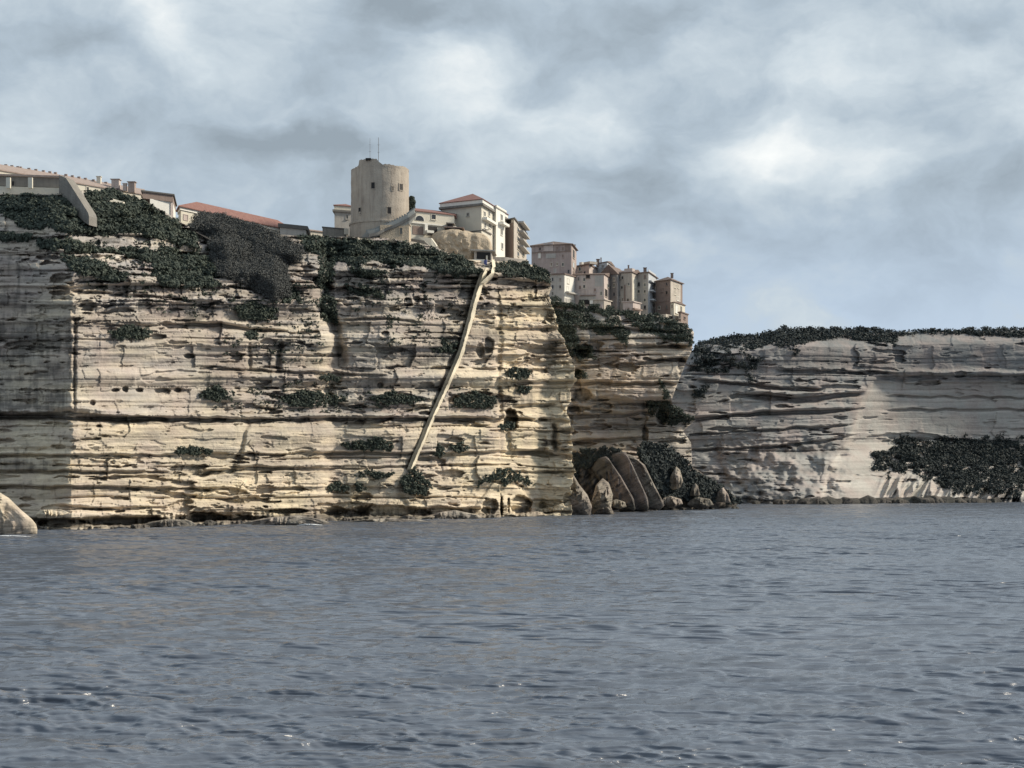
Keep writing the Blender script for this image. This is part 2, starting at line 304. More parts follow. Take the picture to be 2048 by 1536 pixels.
def depth_main(px, py, full=True):
    wx = 34*(fbm(py/70., px/400., 4, 66)-.5)*sst(170, 260, px)*sst(1100, 1040, px)+34*(fbm(py/26., px*0, 4, 67)-.5)*(1-.5*sst(840, 850, py))
    d = np.where(px < 200, D0(px+wx*.6), D0s(px+wx))
    sl = SLOPE(px)+14*(fbm(px/60., py*0+1, 3, 77)-.5)
    up = np.clip(sl-py, 0, None)
    ygain = curve([(-400, .085), (100, .085), (170, .12), (400, .15), (650, .15), (950, .2), (1080, .28), (1160, .3)])(px)
    steps = up+12*(vn(up/22., px/240., 70)-.5)*sst(0, 30, up)
    d = d+ygain*np.clip(steps, 0, None)
    wb = np.clip((py-936)*.8, .1, 62); d = d-4.2*np.clip(1-np.abs(px-1010-5*(fbm(py/14., px/30., 3, 6)-.5))/wb, 0, 1)**.6*sst(936, 950, py)
    d = d-0.022*np.clip(py-960, 0, 100)*1.0
    wl = HY+H*F/np.maximum(d, 50); nz = fbm(px/40., px*0, 4, 88)
    d = d+(4.5*sst(.36, .58, nz)*sst(-26, -15, py-wl-10*(nz-.5))-5.0*sst(.3, .5, nz)*sst(-8, -5, py-wl+7*(fbm(px/12., px*0, 3, 89)-.5)))*sst(1120, 1090, px)                     # wave-cut notch and low shelf
    d = d-.115*np.clip(px-1078, 0, 80)*sst(780, 835, py)-.10*np.clip(px-1098, 0, 60)*sst(600, 650, py)*sst(835, 780, py)
    d = d-1.5*sst(845, 870, py)*(px < 1000)                     # lower wall stands forward under the ledge
    if full:
        smooth = 1-.62*np.clip(sst(160, 200, px)*sst(470, 400, px)*sst(670, 690, py)*sst(825, 800, py)+sst(150, 300, px)*sst(900, 700, px)*sst(845, 850, py)*sst(908, 903, py), 0, 1)-.35*sst(150, 130, px)*sst(600, 640, py)
        rug = 1+0.9*sst(660, 560, py)*sst(140, 200, px)
        r, q = strata(px, py, smooth, 0, rug*0.72)
        d = d+r
        for pts, th, dep in LEDG:
            xs = [p[0] for p in pts]; y0 = np.interp(px, xs, [p[1] for p in pts])+3.0*(fbm(px/26., px*0, 3, int(pts[0][1]))-.5)*2
            on = sst(xs[0]-12, xs[0]+12, px)*sst(xs[-1]+12, xs[-1]-12, px); dy = (py-y0)/(th*(0.75+.6*vn(px/34., 0, 3)))
            d = d+dep*on*np.exp(-np.where(dy < 0, dy*1.6, dy*0.8)**4)-0.45*dep*on*np.exp(-((dy+1.9)/.9)**2)
        for pts, th, dep in GUL:
            dd, tt = pdist(px+3*(fbm(px/12., py/12., 2, 5)-.5)*2, py, pts); d = d+dep*np.exp(-(dd/th)**2)
        for x, y, rx, ry, dep in PIT:
            rr = ((px-x)/rx)**2+((py-y)/ry)**2+1.0*(fbm(px/9., py/7., 3, int(x))-.5); d = d+dep*1.3*sst(1.25, .6, rr)
    return d
# ---- town cliff (faces the camera, further back)
DT = curve([(1060, 498), (1140, 500), (1200, 503), (1300, 508), (1400, 513)])
TT = curve([(1050, 590), (1100, 598), (1150, 610), (1200, 618), (1260, 626), (1320, 632), (1368, 646), (1378, 656), (1400, 668)])
RE = curve([(560, 1376), (650, 1378), (665, 1388), (700, 1384), (730, 1370), (770, 1354), (800, 1343), (815, 1348), (842, 1389), (862, 1366), (885, 1382), (930, 1384), (1100, 1380)])
LEDT = [([(1150, 766), (1380, 768)], 3, 3), ([(1160, 735), (1260, 728), (1370, 716)], 3, 2.5), ([(1130, 832), (1250, 830), (1300, 822)], 3.5, 3.5), ([(1180, 800), (1340, 804)], 6, 3.5), ([(1150, 856), (1310, 850)], 3, 3), ([(1140, 886), (1220, 880), (1290, 876)], 3.2, 3.5), ([(1140, 906), (1290, 908)], 2, 2), ([(1230, 690), (1370, 694)], 3, 2.6), ([(1130, 700), (1200, 704)], 3, 2), ([(1200, 655), (1370, 664)], 3, 2)]
PITT = [(1165, 700, 18, 14, 4), (1150, 745, 16, 8, 3), (1188, 690, 20, 8, 3), (1165, 790, 18, 14, 4), (1325, 830, 12, 20, 3), (1270, 812, 50, 6, 2.5), (1365, 735, 10, 20, 3), (1150, 820, 12, 10, 3), (1290, 870, 6, 16, 3)]
def depth_town(px, py, full=True):
    d = DT(px)+0.10*np.clip(TT(px)+22-py, 0, None)+5*(fbm(px/50., py/80., 3, 78)-.5)
    d = d+2.5*sst(770, 830, py)-2*sst(880, 960, py)+.07*(px-1140)*sst(800, 850, py)
    if full:
        r, q = strata(px, py, 1.15, 0, 0.85); d = d+r
        for pts, th, dep in LEDT:
            xs = [p[0] for p in pts]; y0 = np.interp(px, xs, [p[1] for p in pts])+3*(fbm(px/26., px*0, 3, int(pts[0][1]))-.5)*2
            on = sst(xs[0]-10, xs[0]+10, px)*sst(xs[-1]+10, xs[-1]-10, px); dy = (py-y0)/(th*(0.75+.6*vn(px/34., 0, 3)))
            d = d+dep*on*np.exp(-np.where(dy < 0, dy*1.6, dy*.8)**4)-.4*dep*on*np.exp(-((dy+1.9)/.9)**2)
        for x, y, rx, ry, dep in PITT:
            rr = ((px-x)/rx)**2+((py-y)/ry)**2+1.0*(fbm(px/9., py/7., 3, int(x))-.5); d = d+dep*1.3*sst(1.25, .6, rr)
    return d
# ---- far cliff
DF = curve([(1250, 658), (1400, 668), (1600, 688), (1700, 706), (1760, 722), (1900, 738), (2048, 752), (2600, 800)])
_DF = DF
DF = smooth_curve(_DF, 60)
TF = curve([(1250, 760), (1340, 735), (1384, 702), (1400, 690), (1450, 682), (1520, 676), (1560, 666), (1700, 668), (1800, 664), (1900, 662), (2048, 660), (2600, 650)])
BX = curve([(740, 1790), (762, 1745), (800, 1722), (850, 1706), (880, 1696), (930, 1660), (1000, 1640)])
LEDF = [([(1390, 838), (1500, 828), (1600, 824), (1700, 820)], 3.5, 5), ([(1500, 790), (1600, 800), (1720, 786)], 5, 6), ([(1400, 760), (1560, 776), (1640, 780)], 3, 4), ([(1560, 740), (1700, 744), (1790, 748)], 3, 4), ([(1390, 900), (1500, 896), (1650, 884), (1700, 872)], 2.5, 3), ([(1400, 868), (1600, 856), (1700, 850)], 2.2, 3), ([(1760, 756), (2300, 752)], 5, 5), ([(1780, 820), (2300, 818)], 2, 2.0), ([(1780, 792), (2300, 800)], 2, 2)]
def depth_far(px, py, full=True):
    d = DF(px)+0*px
    d = d+(3.5+.02*np.clip(px-1740, 0, 300))*sst(-10, 14, px-BX(py))*sst(755, 768, py)                              # deep recessed panel
    d = d-0.30*np.clip(py-885, 0, 200)*sst(1400, 1700, px)*1.0                    # scree and talus come forward
    d = d-0.12*np.clip(py-940, 0, 200)
    d = d+0.45*np.clip(TF(px)+26-py, 0, None)
    if full:
        r, q = strata(px, py, 1.15, 3, 0.7); d = d+r*(1-.6*sst(1680, 1740, px)*sst(765, 790, py)*sst(885, 870, py)-.75*np.exp(-((px-1735)/60)**2)*sst(870, 900, py))
        for pts, th, dep in LEDF:
            xs = [p[0] for p in pts]; y0 = np.interp(px, xs, [p[1] for p in pts])+3*(fbm(px/30., px*0, 3, int(pts[0][1]))-.5)*2
            on = sst(xs[0]-14, xs[0]+14, px)*sst(xs[-1]+14, xs[-1]-14, px); dy = (py-y0)/(th*(0.75+.6*vn(px/34., 0, 3)))
            d = d+dep*on*np.exp(-np.where(dy < 0, dy*1.6, dy*.8)**4)-.4*dep*on*np.exp(-((dy+1.9)/.9)**2)
        spine = np.abs(fbm(px/16.+py/30., py/60., 3, 91)-.5)*2
        d = d-22*(.5-spine)*sst(945, 975, py)*sst(1740, 1800, px)
        bump = fbm(px/30., py/22., 3, 95)-.5
        d = d-14*bump*sst(860, 900, py)*sst(1400, 1440, px)*sst(1720, 1650, px)
    return d
def sheet(fx0, fx1, top, bot_z, dfun, step, back, sidefold=0, plateau=160):
    """grid over the face in (px,py); continues over the rim onto the plateau and, optionally, round the right-hand end"""
    x0, x1 = fx0, fx1
    nc = int((float(np.max(x1(np.linspace(500, 1000, 9))))-x0)/step)
    ys_ = np.linspace(0, 1, int(660/step)); nr = len(ys_)
    u = np.linspace(0, 1, nc)[None, :]; v = ys_[:, None]
    pxa = x0+(x1(700)-x0)*u; pxt = pxa+0*v
    for _ in range(3):
        tp = top(pxt); bt = HY+(H-bot_z)*F/dfun(pxt, 1000.+0*pxt, False)
        py = tp+(bt-tp)*v; pxt = x0+(x1(py)-x0)*u
    px = pxt; Y = dfun(px, py)
    att_px = px.copy(); att_py = py.copy()
    X = (px-CX)*Y/F; Z = H+(HY-py)*Y/F
    # plateau rows
    nb = 14; Xr, Yr, Zr = X[0], Y[0], Z[0]; rows = []
    for k in range(nb, 0, -1):
        s = (k/nb)**2*plateau; zz = Zr-0.6*sst(0, 3, np.array(s))+1.2*(vn(Xr/9., (Yr+s)/9., 4)-.5)*min(1, s/4)
        rows.append((Xr+(-0.0)*s, Yr+s, zz))
    X = np.vstack([np.stack([r[0] for r in rows]), X]); Y = np.vstack([np.stack([r[1] for r in rows]), Y]); Z = np.vstack([np.stack([r[2] for r in rows]), Z])
    att_px = np.vstack([np.repeat(att_px[:1], nb, 0), att_px]); att_py = np.vstack([np.repeat(att_py[:1], nb, 0)-np.linspace(20, 1, nb)[:, None], att_py])
    if sidefold:
        cols = []; ns = 36
        for k in range(1, ns+1):
            s = (k/ns)**1.5*sidefold; rr = 1.0*(vn(Z[:, -1]*1.3, s/6., 15)-.5)+1.5*(vn(Z[:, -1]*.4, s/14., 16)-.5)
            xx = X[:, -1]*(1+s/Y[:, -1])-s*0.035+rr*min(1, s/6)-min(1.5, s*.2); cols.append((xx, Y[:, -1]+s, Z[:, -1]))
        X = np.hstack([X, np.stack([c[0] for c in cols], 1)]); Y = np.hstack([Y, np.stack([c[1] for c in cols], 1)]); Z = np.hstack([Z, np.stack([c[2] for c in cols], 1)])
        ex = np.linspace(1, 8*ns, ns)[None, :]
        att_px = np.hstack([att_px, att_px[:, -1:]+ex]); att_py = np.hstack([att_py, np.repeat(att_py[:, -1:], ns, 1)])
    return X, Y, Z, att_px, att_py
def blobs(px, py, L):
    a = 0*px
    for x, y, rx, ry, wt in L: a = a+wt*np.exp(-(((px-x)/rx)**2+((py-y)/ry)**2))
    return a
def cliff_obj(name, S, mat, warmf, stain_shade_fn, sd):
    X, Y, Z, ax, ay = S; nr, nc = X.shape
    q = bedq(ax, ay)
    v = np.stack([X, Y, Z], -1).reshape(-1, 3)
    me = mesh_np(name, v, gridf(nr, nc)[:, ::-1], {'bed': ('FLOAT_VECTOR', np.stack([ax*.1+sd*40, q*.1, 0*q], -1).reshape(-1, 3)), 'warm': ('FLOAT', warmf(ax, ay).ravel()), 'stain_shade': ('FLOAT', (stain_shade_fn(ax, ay)+.75*sst(3.4, 1.0, Z+1.5*(fbm(ax/30., 0*ax, 3, 5)-.5))).ravel())})
    return link(name, me, mat, kind='structure')
STEP = 1.35
Sm = sheet(-400, NE, TM, -2.5, depth_main, STEP, 0, sidefold=110)
warm_m = lambda x, y: np.clip(0.14+0.16*sst(600, 640, y)+0.30*sst(836, 850, y)*sst(1170, 1120, x)+.2*sst(930, 960, y)-.06*sst(400, 200, x)+.25*sst(150, 142, x)+.7*sst(985, 1010, x)*sst(570, 590, y)+.25*sst(880, 940, x)+.3*blobs(x, y, [(1080, 740, 60, 30, 1), (940, 760, 50, 20, 1), (620, 770, 60, 16, .5), (210, 870, 90, 40, .7), (580, 995, 180, 34, 1.3), (1090, 960, 60, 60, 1)])+0.9*(fbm(x/60., y/14., 4, 8)-.5), 0, 1)  # natural yellowing, plus sunlight painted paler on the nose and lower face
stain_shade_m = lambda x, y: np.clip(-.08+.20*sst(152, 140, x)*sst(560, 600, y)+1.6*np.clip(fbm(x/44., y/11., 4, 35)-.56, 0, 1)+2.0*np.clip(fbm(x/110., y/45., 3, 36)-.5, 0, 1)*sst(860, 800, y)-.3*np.clip(.5-fbm(x/110., y/45., 3, 36), 0, 1)+blobs(x, y, [(60, 690, 110, 90, .38), (70, 780, 90, 50, .3), (30, 930, 70, 16, .3), (800, 690, 110, 60, .12), (960, 802, 70, 18, .55), (790, 805, 70, 14, .45), (760, 660, 90, 50, .14), (850, 600, 90, 30, .16), (1060, 690, 50, 20, .12), (1035, 800, 60, 16, .25), (900, 690, 30, 24, .45), (1020, 850, 14, 26, .6), (620, 800, 60, 14, .25), (740, 600, 80, 30, .2), (520, 620, 60, 30, .3), (1000, 1000, 40, 30, .3), (200, 1045, 200, 10, .5), (700, 1038, 300, 8, .5), (460, 790, 50, 20, .2), (1040, 790, 40, 20, .3), (970, 700, 24, 24, .35), (250, 925, 240, 12, .18), (600, 925, 300, 12, .15), (1140, 740, 30, 200, .2)])+.22*sst(640, 560, y), 0, 1)  # weathering and wet rock, plus shade painted on the left wall and in hollows
cliff_obj('cliff', Sm, M['cliff'], warm_m, stain_shade_m, 0)
St = sheet(1060, RE, TT, -2.5, depth_town, STEP*1.1, 0, sidefold=140)
warm_t = lambda x, y: np.clip(.25+.9*blobs(x, y, [(1240, 760, 90, 34, 1), (1200, 900, 80, 20, .8), (1220, 870, 80, 12, .6), (1330, 700, 50, 16, .5), (1150, 960, 40, 60, 1)])+.4*(fbm(x/60., y/14., 3, 18)-.5), 0, 1)
stain_shade_t = lambda x, y: np.clip(blobs(x, y, [(1180, 700, 50, 24, .2), (1270, 760, 140, 60, .22), (1280, 815, 80, 14, .5), (1330, 820, 24, 24, .4), (1240, 730, 100, 10, .25), (1150, 790, 24, 50, .25), (1360, 750, 18, 40, .3), (1280, 838, 80, 8, .3)])+1.2*np.clip(fbm(x/44., y/11., 4, 45)-.56, 0, 1), 0, 1)  # random weathering, with shade painted over the upper face and its notches
cliff_obj('town_cliff', St, M['townrock'], warm_t, stain_shade_t, 1)
FX = lambda y: 2620+0*np.asarray(y, float)
Sf = sheet(1250, FX, TF, -2.5, depth_far, 1.7, 0, plateau=400)
warm_f = lambda x, y: np.clip(.10+.8*sst(-3, 5, x-BX(y))*sst(760, 766, y)+.55*blobs(x, y, [(1450, 800, 120, 16, 1), (1450, 850, 100, 20, .8), (1735, 935, 50, 60, 2.4), (1700, 970, 70, 34, 1.6), (1770, 985, 40, 20, 1.2), (1480, 920, 160, 20, .6), (1850, 800, 160, 12, .3)])-.35*sst(770, 740, y)+.4*(fbm(x/90., y/12., 3, 28)-.5), 0, 1)  # right panel painted warmer and paler to look lit; scree is pale itself
stain_shade_f = lambda x, y: np.clip(.10*sst(10, -10, x-BX(y))+blobs(x, y, [(1560, 715, 220, 60, .22), (1920, 710, 220, 40, .28), (1560, 700, 160, 30, .12), (1640, 740, 110, 30, .2), (1900, 745, 200, 12, .4), (1950, 775, 150, 12, .25), (1480, 880, 60, 16, .15), (1560, 940, 60, 20, .1), (1900, 1000, 300, 6, .4), (1650, 1002, 200, 4, .6)]), 0, 1)  # shade painted at the overhang and left of the panel, plus dark shoreline
cliff_obj('far_cliff', Sf, M['far'], warm_f, stain_shade_f, 2)
# ------------------------------------------------------------------ sea
def make_sea():
    Ys = [60000, 40000, 30000, 20000, 12000, 8000, 5000, 3500, 2500, 1800, 1400, 1150, 1000, 900, 820]; y_ = 760.
    while y_ > 47: Ys.append(y_); y_ -= min(max(y_*y_*1.1/28050, .08), .42 if y_ < 400 else 1.0)
    Ys = np.array(sorted(set(Ys), reverse=True)); near = np.array([44, 40, 34, 26, 16, 4, -12, -40, -100, -300])
    cols = np.concatenate([-np.geomspace(9000, 260, 22), np.arange(-250, 2300, 3.0), np.geomspace(2310, 11000, 22)])
    Yall = np.concatenate([Ys, near]); Xs = np.maximum(Yall, 45)
    X = (cols[None, :]-CX)*Xs[:, None]/F; Y = np.repeat(Yall[:, None], len(cols), 1)
    Z = np.zeros_like(X); r = np.random.default_rng(5)
    sp = np.abs(np.gradient(Yall))[:, None]; PH = [vn(X/(2.2+1.6*i), Y/(5.+4*i), i)+vn(X/23., Y/31., 9+i) for i in range(6)]
    Zl = np.zeros_like(X)
    for i in range(200):
        lam = (0.40*(2.2/0.40)**r.random() if i < 130 else 2.6*(10/2.6)**r.random()); th = math.radians(-97+np.clip(r.normal(0, 38), -65, 48)); k = 2*math.pi/lam
        a = (0.0068 if i < 130 else 0.0022)*lam*r.uniform(.6, 1.3); ph = r.uniform(0, 6.28)
        fade = 1-sst(0.22, 0.5, sp/lam)
        (Z if i < 130 else Zl)[...] += a*fade*np.sin(k*(math.cos(th)*X+math.sin(th)*Y)+ph+PH[i % 6]*1.5)
    Z *= 1.0+0.5*(fbm(X/30., Y/45., 3, 3)-.5); sg = np.maximum(1e-4, np.std(Z, axis=1))[:, None]; Z = Zl+sg*1.5*np.tanh(Z/sg/1.5)*(1+.22*np.tanh(Z/sg/1.5))
    Z[Yall > 3000] = 0
    far = Yall > 900; Z[far] -= 0.0
    v = np.stack([X, Y, Z], -1).reshape(-1, 3)
    me = mesh_np('water', v, gridf(len(Yall), len(cols))[:, ::-1], smooth=True)
    m, t, bs = newmat('sea_water'); pos = t.new('ShaderNodeNewGeometry').outputs['Position']
    c = t.mix(t.rng(t.noise(t.map(pos, (.006, .016, 1)), 1.0, 4), .35, .65), (0.092, 0.108, 0.138), (0.125, 0.143, 0.176))
    t.l.new(c, bs.inputs['Base Color']); bs.inputs['Roughness'].default_value = 0.20; bs.inputs['IOR'].default_value = 1.42
    a = t.noise(t.map(pos, (.8, 1.3, 1), rot=(0, 0, .25)), 2.2, 2, .45, .3); b = t.noise(t.map(pos, (.5, .9, 1), rot=(0, 0, -.2)), 1.0, 3, .5, .4)
    b3 = t.noise(t.map(pos, (.12, .26, 1), rot=(0, 0, .12)), 1.0, 3, .5, .3)
    b4 = t.noise(t.map(pos, (.05, .075, 1), rot=(0, 0, -.1)), 1.0, 3, .55, .3); b5 = t.noise(t.map(pos, (.02, .026, 1)), 1.0, 3, .6, .3)
    hg = t.math('ADD', t.math('ADD', t.math('MULTIPLY', b4, 2.2), t.math('MULTIPLY', b5, 2.0)), t.math('MULTIPLY', a, 0.035)); hg = t.math('ADD', hg, 0.0); hg = t.math('ADD', hg, t.math('ADD', t.math('MULTIPLY', b, 0.12), t.math('MULTIPLY', b3, 0.8)))
    bp = t.new('ShaderNodeBump'); bp.inputs['Strength'].default_value = 1.0; bp.inputs['Distance'].default_value = 1.0
    t.l.new(hg, bp.inputs['Height']); t.l.new(bp.outputs[0], bs.inputs['Normal'])
    link('water', me, m, kind='structure')
make_sea()
# ------------------------------------------------------------------ foliage
def leaves(centers, spread, n, size, rng, flat=.8, tone0=None):
    """n leaf sprays round each centre -> verts, quads, tone"""
    c = np.repeat(centers, n, 0); N = len(c); sp = np.repeat(np.broadcast_to(np.asarray(spread, float), (len(centers),)), n)
    d = rng.normal(size=(N, 3)); d /= np.linalg.norm(d, axis=1)[:, None]; rad = rng.random(N)**.4
    p = c+d*(rad*sp)[:, None]*np.array([1, 1, flat]); s = size*rng.uniform(.5, 1.3, N)
    nn = d+.55*rng.normal(size=(N, 3))+np.array([0, -.25, .35]); nn /= np.linalg.norm(nn, axis=1)[:, None]
    a = np.cross(nn, rng.normal(size=(N, 3))); a /= np.linalg.norm(a, axis=1)[:, None]+1e-9; b = np.cross(nn, a)
    a = a*s[:, None]; b = b*(s*.7)[:, None]
    v = np.stack([p-a, p+b, p+a, p-b], 1).reshape(-1, 3); f = np.arange(4*N).reshape(-1, 4)
    tb = rng.random(len(centers)) if tone0 is None else tone0
    tone = np.clip(np.repeat(tb, n)*.65+rng.random(N)*.35+.12*d[:, 2]*0, 0, 1); return v, f, np.repeat(tone, 4)
def carpet(name, polys, dfun, mat, label, dens, rad, nl, size, cat='ground cover', lift=.3, edge=9, gaps=.0, seed=1, tscale=30.):
    rng = np.random.default_rng(seed); C = []
    for poly in polys:
        a = np.array(poly, float); x0, y0 = a.min(0)-edge; x1, y1 = a.max(0)+edge
        n = int((x1-x0)*(y1-y0)*dens); x = rng.uniform(x0, x1, n); y = rng.uniform(y0, y1, n)
        jx = x+edge*2*(fbm(x/14., y/9., 3, seed)-.5); jy = y+edge*2*(fbm(x/14.+50, y/9., 3, seed+1)-.5)
        k = inpoly(jx, jy, poly)
        if gaps: k &= fbm(x/15., y/6., 3, seed+5) > gaps
        x, y = x[k], y[k]; Y = dfun(x, y, True)-lift; C.append(np.stack([(x-CX)*Y/F, Y, H+(HY-y)*Y/F], 1))
    C = np.concatenate(C); t0 = np.clip(.5+2.2*(fbm(C[:, 0]/3., C[:, 2]/2.+C[:, 1]/6., 3, seed+9)-.5), 0, 1)
    v, f, t = leaves(C, rad*rng.uniform(.6, 1.5, len(C)), nl, size, rng, tone0=t0)
    me = mesh_np(name, v, f, {'tone': ('FLOAT', t)}); o = link(name, me, mat)
    tag(o, label, cat, kind='stuff'); return o
VM = [  # scrub on the slopes of the main cliff (photo pixels)
    [(-300, 385), (0, 392), (118, 392), (165, 440), (178, 445), (172, 385), (215, 378), (250, 392), (292, 404), (335, 432), (352, 444), (390, 470), (400, 500), (330, 478), (250, 462), (220, 470), (150, 468), (110, 452), (60, 458), (0, 425), (-300, 430)],
    [(75, 478), (140, 482), (230, 498), (330, 500), (420, 512), (445, 545), (400, 560), (330, 545), (290, 520), (200, 502), (110, 500), (80, 492)],
    [(120, 510), (180, 520), (260, 550), (220, 560), (160, 545)], [(300, 540), (400, 545), (440, 570), (330, 572)],
    [(600, 475), (700, 478), (830, 486), (900, 510), (938, 524), (960, 545), (935, 552), (880, 545), (850, 532), (790, 530), (760, 520), (700, 530), (660, 520), (610, 500)],
    [(985, 526), (1050, 526), (1088, 541), (1104, 566), (1060, 556), (1030, 550), (990, 540)], [(640, 520), (672, 520), (660, 560), (650, 590), (630, 560)], [(540, 570), (590, 575), (600, 600), (560, 600)],
    [(0, 465), (60, 470), (50, 480), (0, 480)], [(640, 590), (670, 600), (672, 650), (645, 640)], [(700, 535), (770, 545), (740, 556), (700, 550)], [(690, 570), (760, 580), (770, 596), (720, 585)]]
carpet('maquis_scrub', VM, depth_main, M['leaf'], 'dark green maquis scrub covering the slopes and rim above the near cliff', 0.22, .60, 10, .32, lift=.35, seed=2)
carpet('maquis_scrub', [[(150, 560), (640, 600), (650, 720), (560, 740), (430, 700), (480, 650), (300, 620)], [(680, 560), (940, 560), (930, 640), (870, 700), (760, 690), (700, 640)], [(150, 470), (420, 490), (470, 560), (640, 560), (640, 600), (160, 560)], [(540, 760), (1000, 780), (1000, 812), (700, 826), (420, 815)]],
       depth_main, M['leaf'], 'small dark tufts scattered over broken ledges of the upper near cliff', 0.10, .35, 6, .22, lift=.15, gaps=.63, seed=5)
carpet('maquis_scrub', [[(1098, 590), (1112, 622), (1160, 628), (1200, 640), (1230, 660), (1200, 668), (1160, 650), (1120, 650)], [(1105, 620), (1150, 650), (1160, 690), (1140, 720), (1120, 690)], [(1100, 594), (1150, 606), (1200, 614), (1260, 622), (1320, 630), (1376, 650), (1370, 658), (1320, 642), (1260, 636), (1200, 628), (1150, 620), (1105, 612)], [(1210, 632), (1240, 640), (1262, 670), (1250, 690), (1225, 668)], [(1255, 636), (1300, 636), (1330, 665), (1382, 662), (1384, 690), (1340, 680), (1310, 672), (1270, 655)], [(1320, 650), (1376, 652), (1370, 664), (1330, 662)],
                                 [(1150, 690), (1180, 690), (1192, 720), (1150, 715)], [(1140, 740), (1175, 750), (1150, 762)], [(1290, 800), (1345, 806), (1388, 840), (1340, 852), (1300, 830)], [(1320, 760), (1345, 790), (1330, 800)]],
       depth_town, M['leaf'], 'dark green scrub clinging below the clifftop town houses', 0.20, .62, 9, .3, lift=.5, seed=3)
TH = [(376, 458), (384, 436), (410, 424), (450, 426), (480, 440), (520, 452), (560, 470), (600, 492), (604, 520), (575, 530), (580, 590), (548, 606), (500, 570), (440, 552), (420, 510), (418, 480), (402, 462)]
def depth_thicket(px, py, full=True):
    e = pdist(px, py, TH+[TH[0]])[0]
    return np.minimum(depth_main(px, py, False), 360)-1.0-np.minimum(e, 30)*.16+2*(fbm(px/25., py/25., 3, 3)-.5)
ylo = 470
def thicket():
    rng = np.random.default_rng(8); n = 22000; x = rng.uniform(360, 620, n); y = rng.uniform(415, 615, n)
    k = inpoly(x+10*(fbm(x/12., y/12., 2, 1)-.5), y+10*(fbm(x/12., y/12., 2, 2)-.5), TH); x, y = x[k], y[k]
    Y = depth_thicket(x, y); Y = np.where(y < 470, Y-(470-y)*0.0, Y)
    C = np.stack([(x-CX)*Y/F, Y, H+(HY-y)*Y/F], 1)
    v, f, t = leaves(C, .7, 9, .15, rng, tone0=fbm(x/30., y/30., 3, 7)); me = mesh_np('dry_thicket', v, f, {'tone': ('FLOAT', t)})
    tag(link('dry_thicket', me, M['dryleaf']), 'grey brown leafless thicket bulging over the cliff rim below the red roofed building', 'ground cover', kind='stuff')
    # the earth bank that carries the thicket
    u = np.linspace(0, 1, 24); a = np.linspace(0, 2*math.pi, 70, endpoint=False); c = np.array([500, 505.])
    pts = np.array(TH); ang = np.arctan2(pts[:, 1]-c[1], pts[:, 0]-c[0]); rr = np.hypot(pts[:, 1]-c[1], pts[:, 0]-c[0]); o = np.argsort(ang)
    R = np.interp(a, np.mod(ang[o], 2*math.pi)[np.argsort(np.mod(ang[o], 2*math.pi))], rr[o][np.argsort(np.mod(ang[o], 2*math.pi))], period=2*math.pi)-5
    px = c[0]+np.outer(u, R*np.cos(a)); py = c[1]+np.outer(u, R*np.sin(a)); Y = depth_thicket(px, py)+.6; Y[-1] = Y[-1]+14
    v = np.stack([(px-CX)*Y/F, Y, H+(HY-py)*Y/F], -1).reshape(-1, 3); na = len(a); i = np.arange(23)[:, None]*na; j = np.arange(na)[None, :]
    f = np.stack([(i+j), (i+(j+1) % na), (i+na+(j+1) % na), (i+na+j)], -1).reshape(-1, 4)
    link('earth_bank', mesh_np('earth_bank', v, f), m_plain('dry_earth', (0.07, 0.065, 0.06)), kind='structure')
thicket()
# far cliff vegetation
carpet('far_scrub', [[(1384, 700), (1400, 684), (1450, 672), (1520, 668), (1565, 656), (1650, 655), (1760, 657), (1800, 664), (1860, 660), (1920, 658), (2600, 642), (2600, 668), (2048, 672), (1930, 668), (1860, 664), (1795, 672), (1790, 692), (1740, 684), (1690, 672), (1640, 680), (1580, 692), (1540, 690), (1480, 702), (1420, 706)]],
       lambda x, y, full=True: np.maximum(depth_far(x, np.maximum(y, TF(x)+2), False), 0)+0*x+.5*np.clip(TF(x)+4-y, 0, None), M['farleaf'], 'dark maquis blanket along the top of the far cliff', .2, 1.2, 9, .5, lift=.6, edge=5, seed=11)
carpet('far_scrub', [[(1380, 705), (1440, 700), (1520, 712), (1515, 735), (1470, 738), (1440, 748), (1380, 742)], [(1390, 770), (1420, 766), (1410, 790), (1385, 792)], [(1560, 700), (1600, 700), (1590, 712)], [(1495, 745), (1520, 752), (1505, 760)]], depth_far, M['farleaf'],
       'patchy green scrub on the upper left ledges of the far cliff', .13, 1.0, 8, .45, lift=1, gaps=.42, seed=12)
carpet('far_scrub', [[(1745, 935), (1752, 912), (1800, 882), (1900, 880), (2048, 882), (2600, 884), (2600, 965), (2048, 965), (2000, 950), (1960, 975), (1900, 958), (1850, 945), (1800, 938)], [(1860, 950), (2048, 950), (2048, 992), (2000, 985), (1920, 985)]], depth_far, M['farleaf'],
       'dense dark scrub covering the talus at the foot of the far cliff', .22, 1.3, 9, .5, lift=1.6, gaps=.36, edge=24, seed=13)
# ------------------------------------------------------------------ generic solids
def prism(name, foot, z0, z1, mat, parent=None, **k):
    bm = bmesh.new(); n = len(foot); a = [bm.verts.new((p[0], p[1], z0)) for p in foot]; b = [bm.verts.new((p[0], p[1], z1)) for p in foot]
    bm.faces.new(a[::-1]); bm.faces.new(b)
    for i in range(n): bm.faces.new((a[i], a[(i+1) % n], b[(i+1) % n], b[i]))
    bmesh.ops.recalc_face_normals(bm, faces=bm.faces); me = bpy.data.meshes.new(name); bm.to_mesh(me); bm.free()
    return link(name, me, mat, parent, **k)
def hull(name, pts, mat, parent=None, **k):
    bm = bmesh.new()
    for p in pts: bm.verts.new(p)
    bmesh.ops.convex_hull(bm, input=bm.verts); bmesh.ops.recalc_face_normals(bm, faces=bm.faces)
    me = bpy.data.meshes.new(name); bm.to_mesh(me); bm.free(); return link(name, me, mat, parent, **k)
